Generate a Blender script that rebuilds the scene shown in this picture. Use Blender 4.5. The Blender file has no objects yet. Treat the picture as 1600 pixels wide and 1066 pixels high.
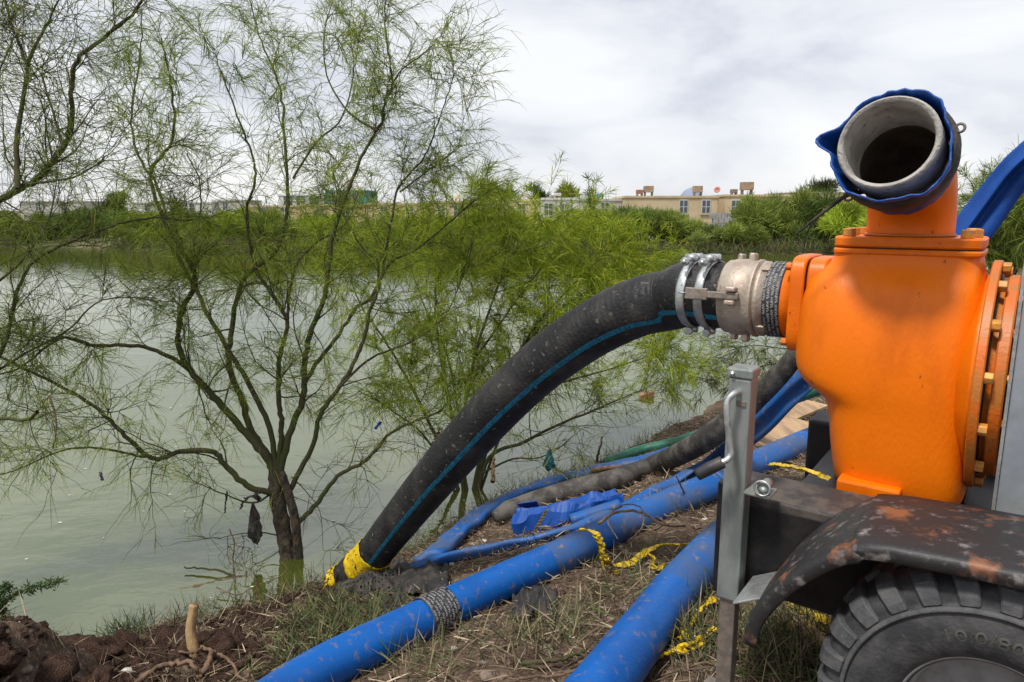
import bpy, bmesh, math, random
import numpy as np
from mathutils import Vector, Matrix, noise
R = math.radians
random.seed(7); rng = np.random.default_rng(7)
scene = bpy.context.scene
COL = scene.collection

# ---------------------------------------------------------------- camera, sky, sun, exposure
TILT = R(10.5); H = 2.25; FPX = 1100.0
cam_d = bpy.data.cameras.new('camera'); cam_d.sensor_width = 36; cam_d.lens = 36 * FPX / 1600
cam_d.clip_start = 0.05; cam_d.clip_end = 9000
cam = bpy.data.objects.new('camera', cam_d); COL.objects.link(cam)
cam.location = (0, 0, H); cam.rotation_euler = (R(90) - TILT, 0, 0)
scene.camera = cam
SUN = Vector((-0.34, -0.30, 0.89)).normalized()
world = bpy.data.worlds.new('World'); scene.world = world; world.use_nodes = True
nt = world.node_tree; nt.nodes.clear()
def wn(t, **k):
    n = nt.nodes.new(t)
    for a, b in k.items(): setattr(n, a, b)
    return n
sky = wn('ShaderNodeTexSky', sky_type='NISHITA', sun_disc=False)
sky.sun_elevation = math.asin(SUN.z); sky.sun_rotation = math.atan2(SUN.x, SUN.y)
bg1 = wn('ShaderNodeBackground'); bg1.inputs['Strength'].default_value = 0.11
nt.links.new(sky.outputs[0], bg1.inputs[0])
tc = wn('ShaderNodeTexCoord'); sep = wn('ShaderNodeSeparateXYZ'); nt.links.new(tc.outputs['Generated'], sep.inputs[0])
mx = wn('ShaderNodeMath', operation='MAXIMUM'); mx.inputs[1].default_value = 0.0; nt.links.new(sep.outputs['Z'], mx.inputs[0])
ad = wn('ShaderNodeMath', operation='ADD'); ad.inputs[1].default_value = 0.14; nt.links.new(mx.outputs[0], ad.inputs[0])
dx = wn('ShaderNodeMath', operation='DIVIDE'); nt.links.new(sep.outputs['X'], dx.inputs[0]); nt.links.new(ad.outputs[0], dx.inputs[1])
dy = wn('ShaderNodeMath', operation='DIVIDE'); nt.links.new(sep.outputs['Y'], dy.inputs[0]); nt.links.new(ad.outputs[0], dy.inputs[1])
cb = wn('ShaderNodeCombineXYZ'); nt.links.new(dx.outputs[0], cb.inputs[0]); nt.links.new(dy.outputs[0], cb.inputs[1])
n1 = wn('ShaderNodeTexNoise'); n1.inputs['Scale'].default_value = 3.1; n1.inputs['Detail'].default_value = 7; n1.inputs['Roughness'].default_value = 0.52
n1.inputs['Distortion'].default_value = 0.25
mpv = wn('ShaderNodeMapping'); mpv.inputs['Scale'].default_value = (1, 1, 2.6); nt.links.new(tc.outputs['Generated'], mpv.inputs[0]); nt.links.new(mpv.outputs[0], n1.inputs['Vector'])
rp = wn('ShaderNodeValToRGB'); nt.links.new(n1.outputs['Fac'], rp.inputs[0])
e = rp.color_ramp.elements
e[0].position = 0.33; e[0].color = (0.62, 0.65, 0.74, 1); e[1].position = 0.62; e[1].color = (1.0, 1.0, 1.0, 1)
m_ = e.new(0.47); m_.color = (0.85, 0.86, 0.91, 1)
bg2 = wn('ShaderNodeBackground'); bg2.inputs['Strength'].default_value = 0.84
nt.links.new(rp.outputs[0], bg2.inputs[0])
mix = wn('ShaderNodeMixShader'); mix.inputs[0].default_value = 0.88
nt.links.new(bg1.outputs[0], mix.inputs[1]); nt.links.new(bg2.outputs[0], mix.inputs[2])
wo = wn('ShaderNodeOutputWorld'); nt.links.new(mix.outputs[0], wo.inputs[0])
sd = bpy.data.lights.new('sun', 'SUN'); sd.energy = 3.3; sd.angle = R(8); sd.color = (1, 0.955, 0.89)
so = bpy.data.objects.new('sun', sd); COL.objects.link(so); so.location = (-3, -3, 8)
so.rotation_euler = SUN.to_track_quat('Z', 'Y').to_euler()
vs = scene.view_settings
vs.view_transform = 'Standard'; vs.look = 'None'; vs.gamma = 1; vs.exposure = 0.32; vs.use_curve_mapping = False

# ---------------------------------------------------------------- placing helpers
CT, ST = math.cos(TILT), math.sin(TILT)
def W(px, py, d):                                   # a point seen in the photograph at a given depth
    xc = (px - 800) / FPX; yc = (533 - py) / FPX
    return Vector((xc * d, d * (CT + yc * ST), H + d * (yc * CT - ST)))
def WY(px, py, Y):
    yc = (533 - py) / FPX
    return W(px, py, Y / (CT + yc * ST))
SHORE = np.array([(-40, -22), (-9, -1.0), (-4.5, 1.9), (-2.9, 2.95), (-2.2, 3.4), (-1.4, 3.84), (-.69, 4.45), (-.1, 5.3), (.89, 6.2),
                  (2.2, 7.8), (3.3, 9.4), (6, 13), (12, 20), (19, 29), (24, 36), (26, 60)], float)
def shore_s(x, y):
    x = np.asarray(x, float); y = np.asarray(y, float)
    best = np.full(x.shape, 1e9); sign = np.ones(x.shape)
    for (ax, ay), (bx, by) in zip(SHORE[:-1], SHORE[1:]):
        ex, ey = bx - ax, by - ay; l2 = ex * ex + ey * ey
        t = np.clip(((x - ax) * ex + (y - ay) * ey) / l2, 0, 1)
        qx, qy = x - ax - t * ex, y - ay - t * ey
        d2 = np.hypot(qx, qy); cr = ex * qy - ey * qx
        m = d2 < best
        best = np.where(m, d2, best); sign = np.where(m, np.where(cr < 0, 1, -1), sign)
    return best * sign
def sstep(a, b, x):
    t = np.clip((x - a) / (b - a), 0, 1); return t * t * (3 - 2 * t)
def ground_z(x, y):
    s = shore_s(x, y)
    z = np.where(s > 0, 0.78 * (1 - np.exp(-(np.maximum(s, 0) / 1.55) ** 1.45)) + 0.015 * np.minimum(s, .3), 0.45 * s)
    z = np.maximum(z, -0.8)
    x = np.asarray(x, float); y = np.asarray(y, float)
    fx = 1 - sstep(-2.02, -1.78, x); fy = np.exp(-np.abs((y - 2.52) / .40) ** 2.6)
    return z + 0.40 * fx * fy
SEG = [(float(a[0]), float(a[1]), float(b[0] - a[0]), float(b[1] - a[1]), float(((b - a) ** 2).sum())) for a, b in zip(SHORE[:-1], SHORE[1:])]
def gz(x, y):
    best = 1e18; sg = 1
    for ax, ay, ex, ey, l2 in SEG:
        px, py = x - ax, y - ay; t = (px * ex + py * ey) / l2; t = 0. if t < 0 else 1. if t > 1 else t
        qx, qy = px - t * ex, py - t * ey; d2 = qx * qx + qy * qy
        if d2 < best: best = d2; sg = 1 if ex * qy - ey * qx < 0 else -1
    sd_ = math.sqrt(best) * sg
    z = .78 * (1 - math.exp(-(sd_ / 1.55) ** 1.45)) + .015 * min(sd_, .3) if sd_ > 0 else max(.45 * sd_, -.8)
    t = min(max((x + 2.02) / .24, 0), 1); return z + .40 * (1 - t * t * (3 - 2 * t)) * math.exp(-abs((y - 2.52) / .40) ** 2.6)
def G(px, py, r=0.0):                               # where the line of sight meets the bank, r above it
    lo = 0.8; d = lo
    while d < 60:
        p = W(px, py, d)
        if p.z - gz(p.x, p.y) - r <= 0: break
        lo = d; d += 0.08
    hi = d
    for _ in range(14):
        m = (lo + hi) / 2; p = W(px, py, m)
        if p.z - gz(p.x, p.y) - r <= 0: hi = m
        else: lo = m
    return W(px, py, hi)
def Pt(q, r=0.0):
    return W(*q) if len(q) == 3 else G(q[0], q[1], r)
# trailer frame: u along the chassis to the photograph's left, v away from the camera
AU = Vector((-.809, .588, 0)); AV = Vector((.588, .809, 0)); TO = Vector((1.218, 1.607, 0))
AZ = Vector((0, 0, 1))
def T(u, v, z): return TO + AU * u + AV * v + AZ * z

# ---------------------------------------------------------------- mesh helpers
def tag(o, label=None, cat=None, group=None, kind=None):
    if label: o['label'] = label
    if cat: o['category'] = cat
    if group: o['group'] = group
    if kind: o['kind'] = kind
    return o
def mesh(name, verts, faces, mat=None, parent=None, smooth=True, uvs=None, cols=None):
    me = bpy.data.meshes.new(name); me.from_pydata([tuple(v) for v in verts], [], faces)
    if smooth: me.polygons.foreach_set('use_smooth', [True] * len(me.polygons))
    if uvs is not None:
        ul = me.uv_layers.new(name='UVMap')
        li = np.empty(len(me.loops), np.int32); me.loops.foreach_get('vertex_index', li)
        ul.data.foreach_set('uv', np.asarray(uvs, np.float32)[li].ravel())
    if cols is not None:
        ca = me.color_attributes.new('Col', 'FLOAT_COLOR', 'POINT')
        c = np.ones((len(verts), 4), np.float32); c[:, :3] = cols
        ca.data.foreach_set('color', c.ravel())
    if mat: me.materials.append(mat)
    return link(bpy.data.objects.new(name, me), parent)
def link(o, parent=None):
    COL.objects.link(o)
    if parent is not None:
        o.parent = parent
        o.matrix_parent_inverse = Matrix.Translation(ROOT[parent.name]).inverted() if parent.name in ROOT else Matrix()
    return o
ROOT = {}
def thing(name, label, cat, loc, group=None):
    o = bpy.data.objects.new(name, None); COL.objects.link(o); o.location = loc; o.empty_display_size = .1
    ROOT[o.name] = Vector(loc); return tag(o, label, cat, group)
def bevel(o, w=.004, seg=2):
    m = o.modifiers.new('bevel', 'BEVEL'); m.width = w; m.segments = seg; m.limit_method = 'ANGLE'; m.angle_limit = R(40); return o
def subsurf(o, n=2):
    m = o.modifiers.new('subsurf', 'SUBSURF'); m.levels = n; m.render_levels = n; return o
def cr(pts, n):                                     # Catmull-Rom through pts, n samples per span
    P = [Vector(p) for p in pts]; P = [P[0] * 2 - P[1]] + P + [P[-1] * 2 - P[-2]]; out = []
    for i in range(1, len(P) - 2):
        a, b, c, d = P[i - 1:i + 3]
        for k in range(n):
            t = k / n
            out.append(0.5 * ((2 * b) + (c - a) * t + (2 * a - 5 * b + 4 * c - d) * t * t + (3 * b - a - 3 * c + d) * t ** 3))
    out.append(P[-2]); return out
def sweep(path, prof, closed=True, caps=True, up=AZ):
    """prof(i, t, s) -> [(side, up)] offsets; returns verts, faces, uvs"""
    n = len(path); V = []; F = []; U = []; L = 0
    tot = sum((path[i + 1] - path[i]).length for i in range(n - 1)) or 1
    k = 0; lastN = None
    for i, p in enumerate(path):
        t = (path[min(i + 1, n - 1)] - path[max(i - 1, 0)]).normalized()
        if i: L += (p - path[i - 1]).length
        N = up - up.dot(t) * t
        if N.length < .15 and lastN is not None: N = lastN - lastN.dot(t) * t
        N.normalize(); lastN = N; B = t.cross(N)
        pr = prof(i, L / tot, L); k = len(pr)
        for j, (a, b) in enumerate(pr):
            V.append(p + B * a + N * b); U.append((L, j / k))
    for i in range(n - 1):
        for j in range(k if closed else k - 1):
            a = i * k + j; b = i * k + (j + 1) % k
            F.append((a, b, b + k, a + k))
    if caps and closed:
        F.append(tuple(range(k))[::-1]); F.append(tuple((n - 1) * k + j for j in range(k)))
    return V, F, U
def circ(r, k=20, fa=1.0, fb=1.0): return [(r * fa * math.cos(2 * math.pi * j / k), r * fb * math.sin(2 * math.pi * j / k)) for j in range(k)]
def tube(name, path, r, mat, parent=None, k=14, **kw):
    f = r if callable(r) else (lambda t, s: r)
    V, F, U = sweep(path, lambda i, t, s: circ(f(t, s), k), **kw)
    return mesh(name, V, F, mat, parent, uvs=U)
def axes(ax, up=AZ):
    ax = Vector(ax).normalized(); a = up - up.dot(ax) * ax
    if a.length < .1: a = Vector((0, 1, 0)) - ax * ax.y
    a.normalize(); return ax, ax.cross(a), a
def lathe(name, prof, c, ax, mat, parent=None, n=40, closed=True, arc=None, smooth=True):
    """prof [(axial, radius)]"""
    ax, s, a = axes(ax); V = []; F = []; U = []; k = len(prof)
    for i in range(n):
        th = 2 * math.pi * i / n; d = s * math.cos(th) + a * math.sin(th)
        for x, r in prof: V.append(Vector(c) + ax * x + d * r); U.append((i / n, x))
    for i in range(n):
        i2 = (i + 1) % n
        for j in range(k if closed else k - 1):
            j2 = (j + 1) % k
            F.append((i * k + j, i * k + j2, i2 * k + j2, i2 * k + j))
    return mesh(name, V, F, mat, parent, smooth=smooth, uvs=U)
def autosmooth(o, ang=35):
    me = o.data; bm = bmesh.new(); bm.from_mesh(me); bmesh.ops.recalc_face_normals(bm, faces=bm.faces)
    for e_ in bm.edges:
        if len(e_.link_faces) == 2 and e_.calc_face_angle(0) > R(ang): e_.smooth = False
    bm.to_mesh(me); bm.free(); return o
def box(name, fn, lo, hi, mat, parent=None, bw=.005):
    """fn maps local (u, v, z) to the world"""
    c = [(a, b, d) for a in (lo[0], hi[0]) for b in (lo[1], hi[1]) for d in (lo[2], hi[2])]
    V = [fn(*q) for q in c]
    F = [(0, 1, 3, 2), (4, 6, 7, 5), (0, 4, 5, 1), (2, 3, 7, 6), (0, 2, 6, 4), (1, 5, 7, 3)]
    o = mesh(name, V, F, mat, parent, smooth=False); autosmooth(o)
    if bw: bevel(o, bw)
    return o
def XYZ(x, y, z): return Vector((x, y, z))

# ---------------------------------------------------------------- materials
def material(name, c1, c2=None, scale=6., rough=.6, metal=0., bump=0., bscale=40., c3=None, s3=25., t3=(.62, .7), spec=.5, stretch=None,
             t2=(.4, .62), vcol=False, coat=0., uv=False, bdist=.01, transl=0.):
    m = bpy.data.materials.new(name); m.use_nodes = True; n = m.node_tree.nodes; l = m.node_tree.links
    b = n['Principled BSDF']; b.inputs['Roughness'].default_value = rough; b.inputs['Metallic'].default_value = metal
    b.inputs['Specular IOR Level'].default_value = spec; b.inputs['Coat Weight'].default_value = coat
    b.inputs['Base Color'].default_value = (*c1, 1)
    tcn = n.new('ShaderNodeTexCoord'); src = tcn.outputs['UV' if uv else 'Object']
    if stretch:
        mp = n.new('ShaderNodeMapping'); mp.inputs['Scale'].default_value = stretch; l.new(src, mp.inputs[0]); src = mp.outputs[0]
    def noise_mask(sc, lo, hi, det=6, ro=.6):
        t = n.new('ShaderNodeTexNoise'); t.inputs['Scale'].default_value = sc; t.inputs['Detail'].default_value = det; t.inputs['Roughness'].default_value = ro
        l.new(src, t.inputs['Vector'])
        r = n.new('ShaderNodeMapRange'); r.inputs[1].default_value = lo; r.inputs[2].default_value = hi; r.interpolation_type = 'SMOOTHSTEP'
        l.new(t.outputs['Fac'], r.inputs[0]); return r.outputs[0]
    col = None
    def mixc(fac, a, bcol):
        x = n.new('ShaderNodeMix'); x.data_type = 'RGBA'; l.new(fac, x.inputs[0])
        if a is None: x.inputs[6].default_value = (*c1, 1)
        else: l.new(a, x.inputs[6])
        x.inputs[7].default_value = (*bcol, 1); return x.outputs[2]
    if vcol:
        at = n.new('ShaderNodeAttribute'); at.attribute_name = 'Col'; col = at.outputs['Color']
    if c2: col = mixc(noise_mask(scale, *t2), col, c2)
    if c3: col = mixc(noise_mask(s3, *t3), col, c3)
    if col is not None: l.new(col, b.inputs['Base Color'])
    if bump:
        t = n.new('ShaderNodeTexNoise'); t.inputs['Scale'].default_value = bscale; t.inputs['Detail'].default_value = 5
        l.new(src, t.inputs['Vector'])
        bp = n.new('ShaderNodeBump'); bp.inputs['Strength'].default_value = bump; bp.inputs['Distance'].default_value = bdist
        l.new(t.outputs['Fac'], bp.inputs['Height']); l.new(bp.outputs[0], b.inputs['Normal'])
    if transl:
        tr = n.new('ShaderNodeBsdfTranslucent'); ms = n.new('ShaderNodeMixShader'); ms.inputs[0].default_value = transl
        if col is not None: l.new(col, tr.inputs[0])
        else: tr.inputs[0].default_value = (*c1, 1)
        l.new(b.outputs[0], ms.inputs[1]); l.new(tr.outputs[0], ms.inputs[2]); l.new(ms.outputs[0], n['Material Output'].inputs[0])
    return m
M = {}
M['soil'] = material('soil', (.072, .048, .034), (.125, .088, .06), 3.5, .95, bump=.9, bscale=55, c3=(.18, .135, .10), s3=30, t3=(.5, .68), spec=.2, bdist=.02)
M['clod'] = material('clod', (.048, .027, .019), (.082, .049, .035), 16, .97, bump=1.0, bscale=130, c3=(.13, .085, .06), s3=60, t3=(.58, .72), spec=.15, bdist=.03)
M['far_soil'] = material('far_soil', (.075, .075, .035), (.055, .07, .025), .25, .95, c3=(.24, .19, .13), s3=.12, t3=(.52, .6), spec=.2)
M['litter'] = material('litter', (.3, .22, .12), rough=.85, vcol=True, spec=.25)
M['leaf'] = material('leaf', (.1, .15, .03), rough=.6, vcol=True, spec=.25, transl=.35)
M['farleaf'] = material('farleaf', (.1, .15, .03), rough=.75, vcol=True, spec=.2, transl=.25)
M['bark'] = material('bark', (.050, .062, .020), (.065, .055, .03), 9, .9, bump=.5, bscale=60, c3=(.05, .04, .03), s3=30, stretch=(1, 1, .4), spec=.2)
M['trunk_bark'] = material('trunk_bark', (.06, .048, .036), (.10, .078, .055), 14, .95, bump=1., bscale=45, c3=(.03, .025, .02), s3=30, t3=(.5, .6), stretch=(1, 1, .5), spec=.2, bdist=.02)
M['twig'] = material('twig', (.05, .042, .024), (.07, .08, .025), 6, .9, spec=.2)
M['deadwood'] = material('deadwood', (.10, .07, .045), (.19, .14, .09), 20, .9, bump=.5, bscale=70, spec=.2)
M['cutwood'] = material('cutwood', (.40, .27, .135), (.20, .12, .055), 22, .85, bump=.6, bscale=70, c3=(.09, .06, .035), s3=45, t3=(.56, .66), stretch=(1, 1, .25), spec=.25)
M['root'] = material('root', (.17, .105, .068), (.09, .055, .036), 16, .85, bump=.5, bscale=60, spec=.25)
M['plank'] = material('plank', (.40, .27, .16), (.25, .17, .11), 10, .85, bump=.3, bscale=50, stretch=(1, .2, 1), spec=.2)
M['orange'] = material('orange', (.74, .155, .0), (.64, .122, .0), 6, .40, bump=.16, bscale=130, c3=(.16, .045, .01), s3=48, t3=(.685, .72), spec=.32, bdist=.006)
M['orange_body'] = material('orange_body', (.75, .155, .0), (.56, .108, .0), 4.5, .42, bump=.22, bscale=120, c3=(.17, .055, .015), s3=34, t3=(.675, .73), spec=.3, stretch=(1, 1, .4), t2=(.48, .74), bdist=.006)
M['orange_rim'] = material('orange_rim', (.56, .12, .006), (.40, .14, .02), 14, .5, bump=.2, bscale=80, c3=(.10, .05, .02), s3=50, t3=(.64, .70))
M['bolt'] = material('bolt', (.60, .24, .03), (.40, .20, .06), 50, .5, metal=.2, bump=.2, bscale=120)
M['pipe_rim'] = material('pipe_rim', (.36, .345, .32), (.24, .225, .205), 14, .85, bump=.5, bscale=90, c3=(.12, .10, .085), s3=45, t3=(.63, .7), spec=.3)
M['pipe_bore'] = material('pipe_bore', (.045, .036, .028), (.08, .06, .045), 12, .9, bump=.4, bscale=60, spec=.2)
M['blue_cloth'] = material('blue_cloth', (.002, .050, .26), (.004, .064, .30), 9, .5, bump=.25, bscale=180, c3=(.10, .14, .30), s3=30, t3=(.66, .76), spec=.4)
M['blue_pipe'] = material('blue_pipe', (.002, .090, .36), (.003, .070, .29), 3.5, .40, bump=.2, bscale=120, c3=(.14, .12, .12), s3=24, t3=(.55, .74), spec=.32)
M['blue_dusty'] = material('blue_dusty', (.005, .088, .32), (.05, .088, .19), 4.5, .55, bump=.15, bscale=140, c3=(.20, .15, .115), s3=22, t3=(.56, .72), spec=.35, t2=(.36, .66))
M['rubber'] = material('rubber', (.012, .012, .013), (.050, .047, .044), 5, .55, bump=.45, bscale=70, c3=(.17, .15, .125), s3=36, t3=(.60, .74), spec=.32, t2=(.42, .75))
M['rubber_dusty'] = material('rubber_dusty', (.035, .033, .031), (.10, .092, .082), 9, .75, bump=.35, bscale=90, c3=(.20, .175, .145), s3=55, t3=(.58, .76), spec=.3)
M['stripe'] = material('stripe', (.010, .16, .26), (.01, .09, .16), 60, .55, c3=(.006, .03, .05), s3=110, t3=(.55, .6), spec=.4)
M['green_pipe'] = material('green_pipe', (.015, .17, .105), (.03, .12, .08), 12, .5, c3=(.20, .19, .15), s3=20, t3=(.62, .75))
M['zinc'] = material('zinc', (.50, .52, .52), (.36, .38, .38), 30, .42, metal=.75, bump=.1, bscale=90, c3=(.30, .25, .2), s3=40, t3=(.63, .72))
M['galv'] = material('galv', (.27, .295, .285), (.165, .185, .175), 11, .5, metal=.45, bump=.12, bscale=60, c3=(.28, .15, .07), s3=9, t3=(.58, .70), stretch=(1, 1, .35))
M['galv_panel'] = material('galv_panel', (.33, .36, .39), (.26, .285, .315), 5, .5, metal=.45, bump=.06, bscale=40)
M['alu'] = material('alu', (.43, .37, .31), (.33, .27, .21), 16, .55, metal=.4, bump=.25, bscale=90, c3=(.20, .15, .11), s3=22, t3=(.62, .74))
M['steel_dark'] = material('steel_dark', (.17, .145, .125), (.24, .2, .165), 30, .6, metal=.5, bump=.2, bscale=80)
M['black_paint'] = material('black_paint', (.008, .008, .009), (.020, .018, .017), 9, .45, bump=.15, bscale=70, c3=(.26, .09, .03), s3=5, t3=(.70, .76), spec=.3)
M['deck'] = material('deck', (.036, .033, .032), (.085, .072, .062), 12, .55, bump=.25, bscale=60, c3=(.30, .11, .04), s3=9, t3=(.66, .74), spec=.35)
M['fender'] = material('fender', (.018, .017, .018), (.19, .175, .17), 26, .52, bump=.35, bscale=30, c3=(.19, .07, .028), s3=10, t3=(.545, .68), spec=.4, t2=(.535, .76))
M['tyre'] = material('tyre', (.026, .027, .030), (.058, .057, .058), 14, .75, bump=.25, bscale=110, c3=(.10, .085, .07), s3=40, t3=(.62, .76), spec=.35)
M['tyre_lug'] = material('tyre_lug', (.055, .057, .062), (.085, .085, .086), 22, .8, bump=.3, bscale=120, c3=(.14, .115, .09), s3=40, t3=(.60, .74), spec=.3)
M['tyre_text'] = material('tyre_text', (.075, .072, .062), rough=.8)
M['rim_grey'] = material('rim_grey', (.22, .22, .225), (.17, .165, .16), 20, .5, bump=.1, bscale=60)
M['black_plastic'] = material('black_plastic', (.018, .018, .02), (.05, .045, .04), 14, .5, bump=.1)
M['yellow'] = material('yellow', (.72, .50, .006), (.55, .37, .01), 22, .5, c3=(.02, .018, .008), s3=48, t3=(.60, .62), bump=.3, bscale=80, spec=.4, transl=.15)
M['yellow_plain'] = material('yellow_plain', (.62, .43, .004), (.36, .25, .01), 22, .5, bump=.3, bscale=80, transl=.15)
M['tape_black'] = material('tape_black', (.014, .014, .018), (.04, .04, .045), 40, .5, bump=.3, bscale=120)
M['tape_print'] = material('tape_print', (.42, .42, .40), (.26, .26, .26), 60, .7)
M['rag_black'] = material('rag_black', (.014, .014, .015), (.05, .04, .034), 14, .75, bump=.5, bscale=60)
M['teal_bag'] = material('teal_bag', (.01, .16, .20), (.005, .09, .12), 30, .35, transl=.3)
M['white_bit'] = material('white_bit', (.55, .55, .50), (.40, .38, .34), 30, .7)
M['stone'] = material('stone', (.20, .155, .115), (.12, .09, .065), 30, .9, bump=.5, bscale=70)
M['cream'] = material('cream', (.56, .45, .29), (.50, .39, .25), .8, .9, c3=(.45, .34, .2), s3=2.2, t3=(.6, .75), spec=.2)
M['cream2'] = material('cream2', (.66, .53, .34), (.58, .45, .28), .8, .9, spec=.2)
M['white_wall'] = material('white_wall', (.66, .66, .64), (.56, .55, .53), 1., .9, spec=.2)
M['grey_block'] = material('grey_block', (.33, .33, .33), (.25, .25, .25), 2., .95, spec=.2)
M['teal_wall'] = material('teal_wall', (.06, .26, .22), (.05, .2, .17), 1., .8)
M['roof_grey'] = material('roof_grey', (.5, .48, .45), (.4, .38, .36), 1., .9)
M['pane'] = material('pane', (.05, .07, .085), rough=.12, spec=.8)
M['frame_white'] = material('frame_white', (.5, .5, .49), rough=.6)
M['tank'] = material('tank', (.30, .22, .15), (.22, .16, .11), 3., .8)
M['red'] = material('red', (.42, .16, .14), rough=.6)
M['hill'] = material('hill', (.22, .26, .34), (.18, .22, .30), .01, .95, spec=.1)  # blue-grey: the haze of distance is painted into the rock's base colour
M['bag_purple'] = material('bag_purple', (.12, .10, .22), rough=.5, transl=.2)
M['brick_red'] = material('brick_red', (.30, .13, .08), (.2, .09, .06), 40, .9)
M['foam'] = material('foam', (.62, .62, .56), rough=.8)
# water: murky green pond
wm = bpy.data.materials.new('pond_water'); wm.use_nodes = True; n = wm.node_tree.nodes; l = wm.node_tree.links
b = n['Principled BSDF']; b.inputs['Base Color'].default_value = (.115, .125, .058, 1); b.inputs['Roughness'].default_value = .045
b.inputs['IOR'].default_value = 2.9; b.inputs['Specular Tint'].default_value = (.96, 1, .88, 1)
tcw = n.new('ShaderNodeTexCoord'); mpw = n.new('ShaderNodeMapping'); mpw.inputs['Scale'].default_value = (1, 1.6, 1); l.new(tcw.outputs['Object'], mpw.inputs[0])
tw = n.new('ShaderNodeTexNoise'); tw.inputs['Scale'].default_value = 2.2; tw.inputs['Detail'].default_value = 4; l.new(mpw.outputs[0], tw.inputs['Vector'])
bw_ = n.new('ShaderNodeBump'); bw_.inputs['Strength'].default_value = .15; bw_.inputs['Distance'].default_value = .05
l.new(tw.outputs['Fac'], bw_.inputs['Height']); l.new(bw_.outputs[0], b.inputs['Normal'])
tw2 = n.new('ShaderNodeTexNoise'); tw2.inputs['Scale'].default_value = .35; l.new(tcw.outputs['Object'], tw2.inputs['Vector'])
mw = n.new('ShaderNodeMix'); mw.data_type = 'RGBA'; l.new(tw2.outputs['Fac'], mw.inputs[0])
mw.inputs[6].default_value = (.052, .066, .008, 1); mw.inputs[7].default_value = (.066, .076, .014, 1); l.new(mw.outputs[2], b.inputs['Base Color'])
M['water'] = wm
# perforated geotextile: real see-through holes
pm = material('perforated', (.012, .012, .013), (.05, .042, .036), 14, .7, bump=.3, bscale=60)
n = pm.node_tree.nodes; l = pm.node_tree.links
vo = n.new('ShaderNodeTexVoronoi'); vo.inputs['Scale'].default_value = 36; vo.inputs['Randomness'].default_value = .25
tcp = n.new('ShaderNodeTexCoord'); l.new(tcp.outputs['UV'], vo.inputs['Vector'])
lt = n.new('ShaderNodeMath'); lt.operation = 'LESS_THAN'; lt.inputs[1].default_value = .24; l.new(vo.outputs['Distance'], lt.inputs[0])
tp = n.new('ShaderNodeBsdfTransparent'); msx = n.new('ShaderNodeMixShader'); l.new(lt.outputs[0], msx.inputs[0])
l.new(n['Principled BSDF'].outputs[0], msx.inputs[1]); l.new(tp.outputs[0], msx.inputs[2]); l.new(msx.outputs[0], n['Material Output'].inputs[0])
M['perforated'] = pm

# ---------------------------------------------------------------- the setting: bank, pond, far bank, hill
def grow_axis(fine_lo, fine_hi, step, lo, hi):
    a = list(np.arange(fine_lo, fine_hi, step)); x = fine_hi; s = step
    while x < hi: a.append(x); s *= 1.25; x += s
    a.append(hi); x = fine_lo; s = step; b_ = []
    while x > lo: s *= 1.25; x -= s; b_.append(x)
    return np.array(sorted(set(b_ + a)))
xs = grow_axis(-3.6, 3.2, .03, -45, 120); ys = grow_axis(.7, 7.2, .03, -25, 75)
GX, GY = np.meshgrid(xs, ys); S = shore_s(GX, GY); GZ = ground_z(GX, GY)
keep = S > -1.2
flat = np.stack([GX.ravel(), GY.ravel()], 1); zz = GZ.ravel().copy(); kk = keep.ravel(); ss = S.ravel()
near = kk & (np.abs(flat[:, 0]) < 6) & (flat[:, 1] < 11) & (flat[:, 1] > .2)
for i in np.nonzero(near)[0]:
    x, y = flat[i]
    a = noise.noise((x * 1.7, y * 1.7, 3)); b2 = noise.noise((x * 5, y * 5, 7)); c = noise.noise((x * 14, y * 14, 1)); f = noise.noise((x * 34, y * 34, 5)) + .0
    left = 1 - min(max((x + 1.5) / 1.1, 0), 1)
    amp = min(max((ss[i] + .25) / .6, .15), 1)
    zz[i] += amp * (.035 * a + (.022 + .035 * left) * b2 + (.012 + .03 * left) * c + (.007 + .014 * left) * f)
idx = -np.ones(len(zz), int); idx[kk] = np.arange(kk.sum())
gv = np.stack([flat[kk][:, 0], flat[kk][:, 1], zz[kk]], 1)
nx = len(xs); gf = []
for j in range(len(ys) - 1):
    for i in range(nx - 1):
        a = idx[j * nx + i]; b2 = idx[j * nx + i + 1]; c = idx[(j + 1) * nx + i + 1]; d = idx[(j + 1) * nx + i]
        if a >= 0 and b2 >= 0 and c >= 0 and d >= 0: gf.append((a, b2, c, d))
bank = mesh('ground', gv, gf, M['soil']); tag(bank, kind='structure', label='brown muddy bank sloping down to the pond')
def ground_h(x, y):                                 # height of the rough bank
    i = min(max(np.searchsorted(xs, x), 1), nx - 1); j = min(max(np.searchsorted(ys, y), 1), len(ys) - 1)
    return float(zz[j * nx + i])
wv = [(-400, -60, 0), (400, -60, 0), (400, 120, 0), (-400, 120, 0)]
tag(mesh('pond', wv, [(0, 1, 2, 3)], M['water'], smooth=False), 'still murky green pond water', kind='structure')
fx = np.concatenate([np.linspace(-3000, -130, 8), np.linspace(-120, 120, 161), np.linspace(130, 3000, 8)]); fy = np.concatenate([np.linspace(30, 60, 61), np.linspace(64, 120, 12), [200, 400, 900, 2500, 5000]])
fv = []; ff = []
for y in fy:
    for x in fx:
        yf = 37.5 + 2.5 * noise.noise((x * .05, 0, 2)) + (7 if x < -15 else 0) * min(1, max(0, (-15 - x) / 12)) + .5 * noise.noise((x * .4, 0, 9))
        s = y - yf
        z = -.5 if s < -2 else (-.25 + .25 * (s + 2) / 2 if s < 0 else .55 * (1 - math.exp(-s / 2.2)) + .03 * noise.noise((x * .7, y * .7, 1)))
        fv.append((x, y, z))
nf = len(fx)
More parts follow.
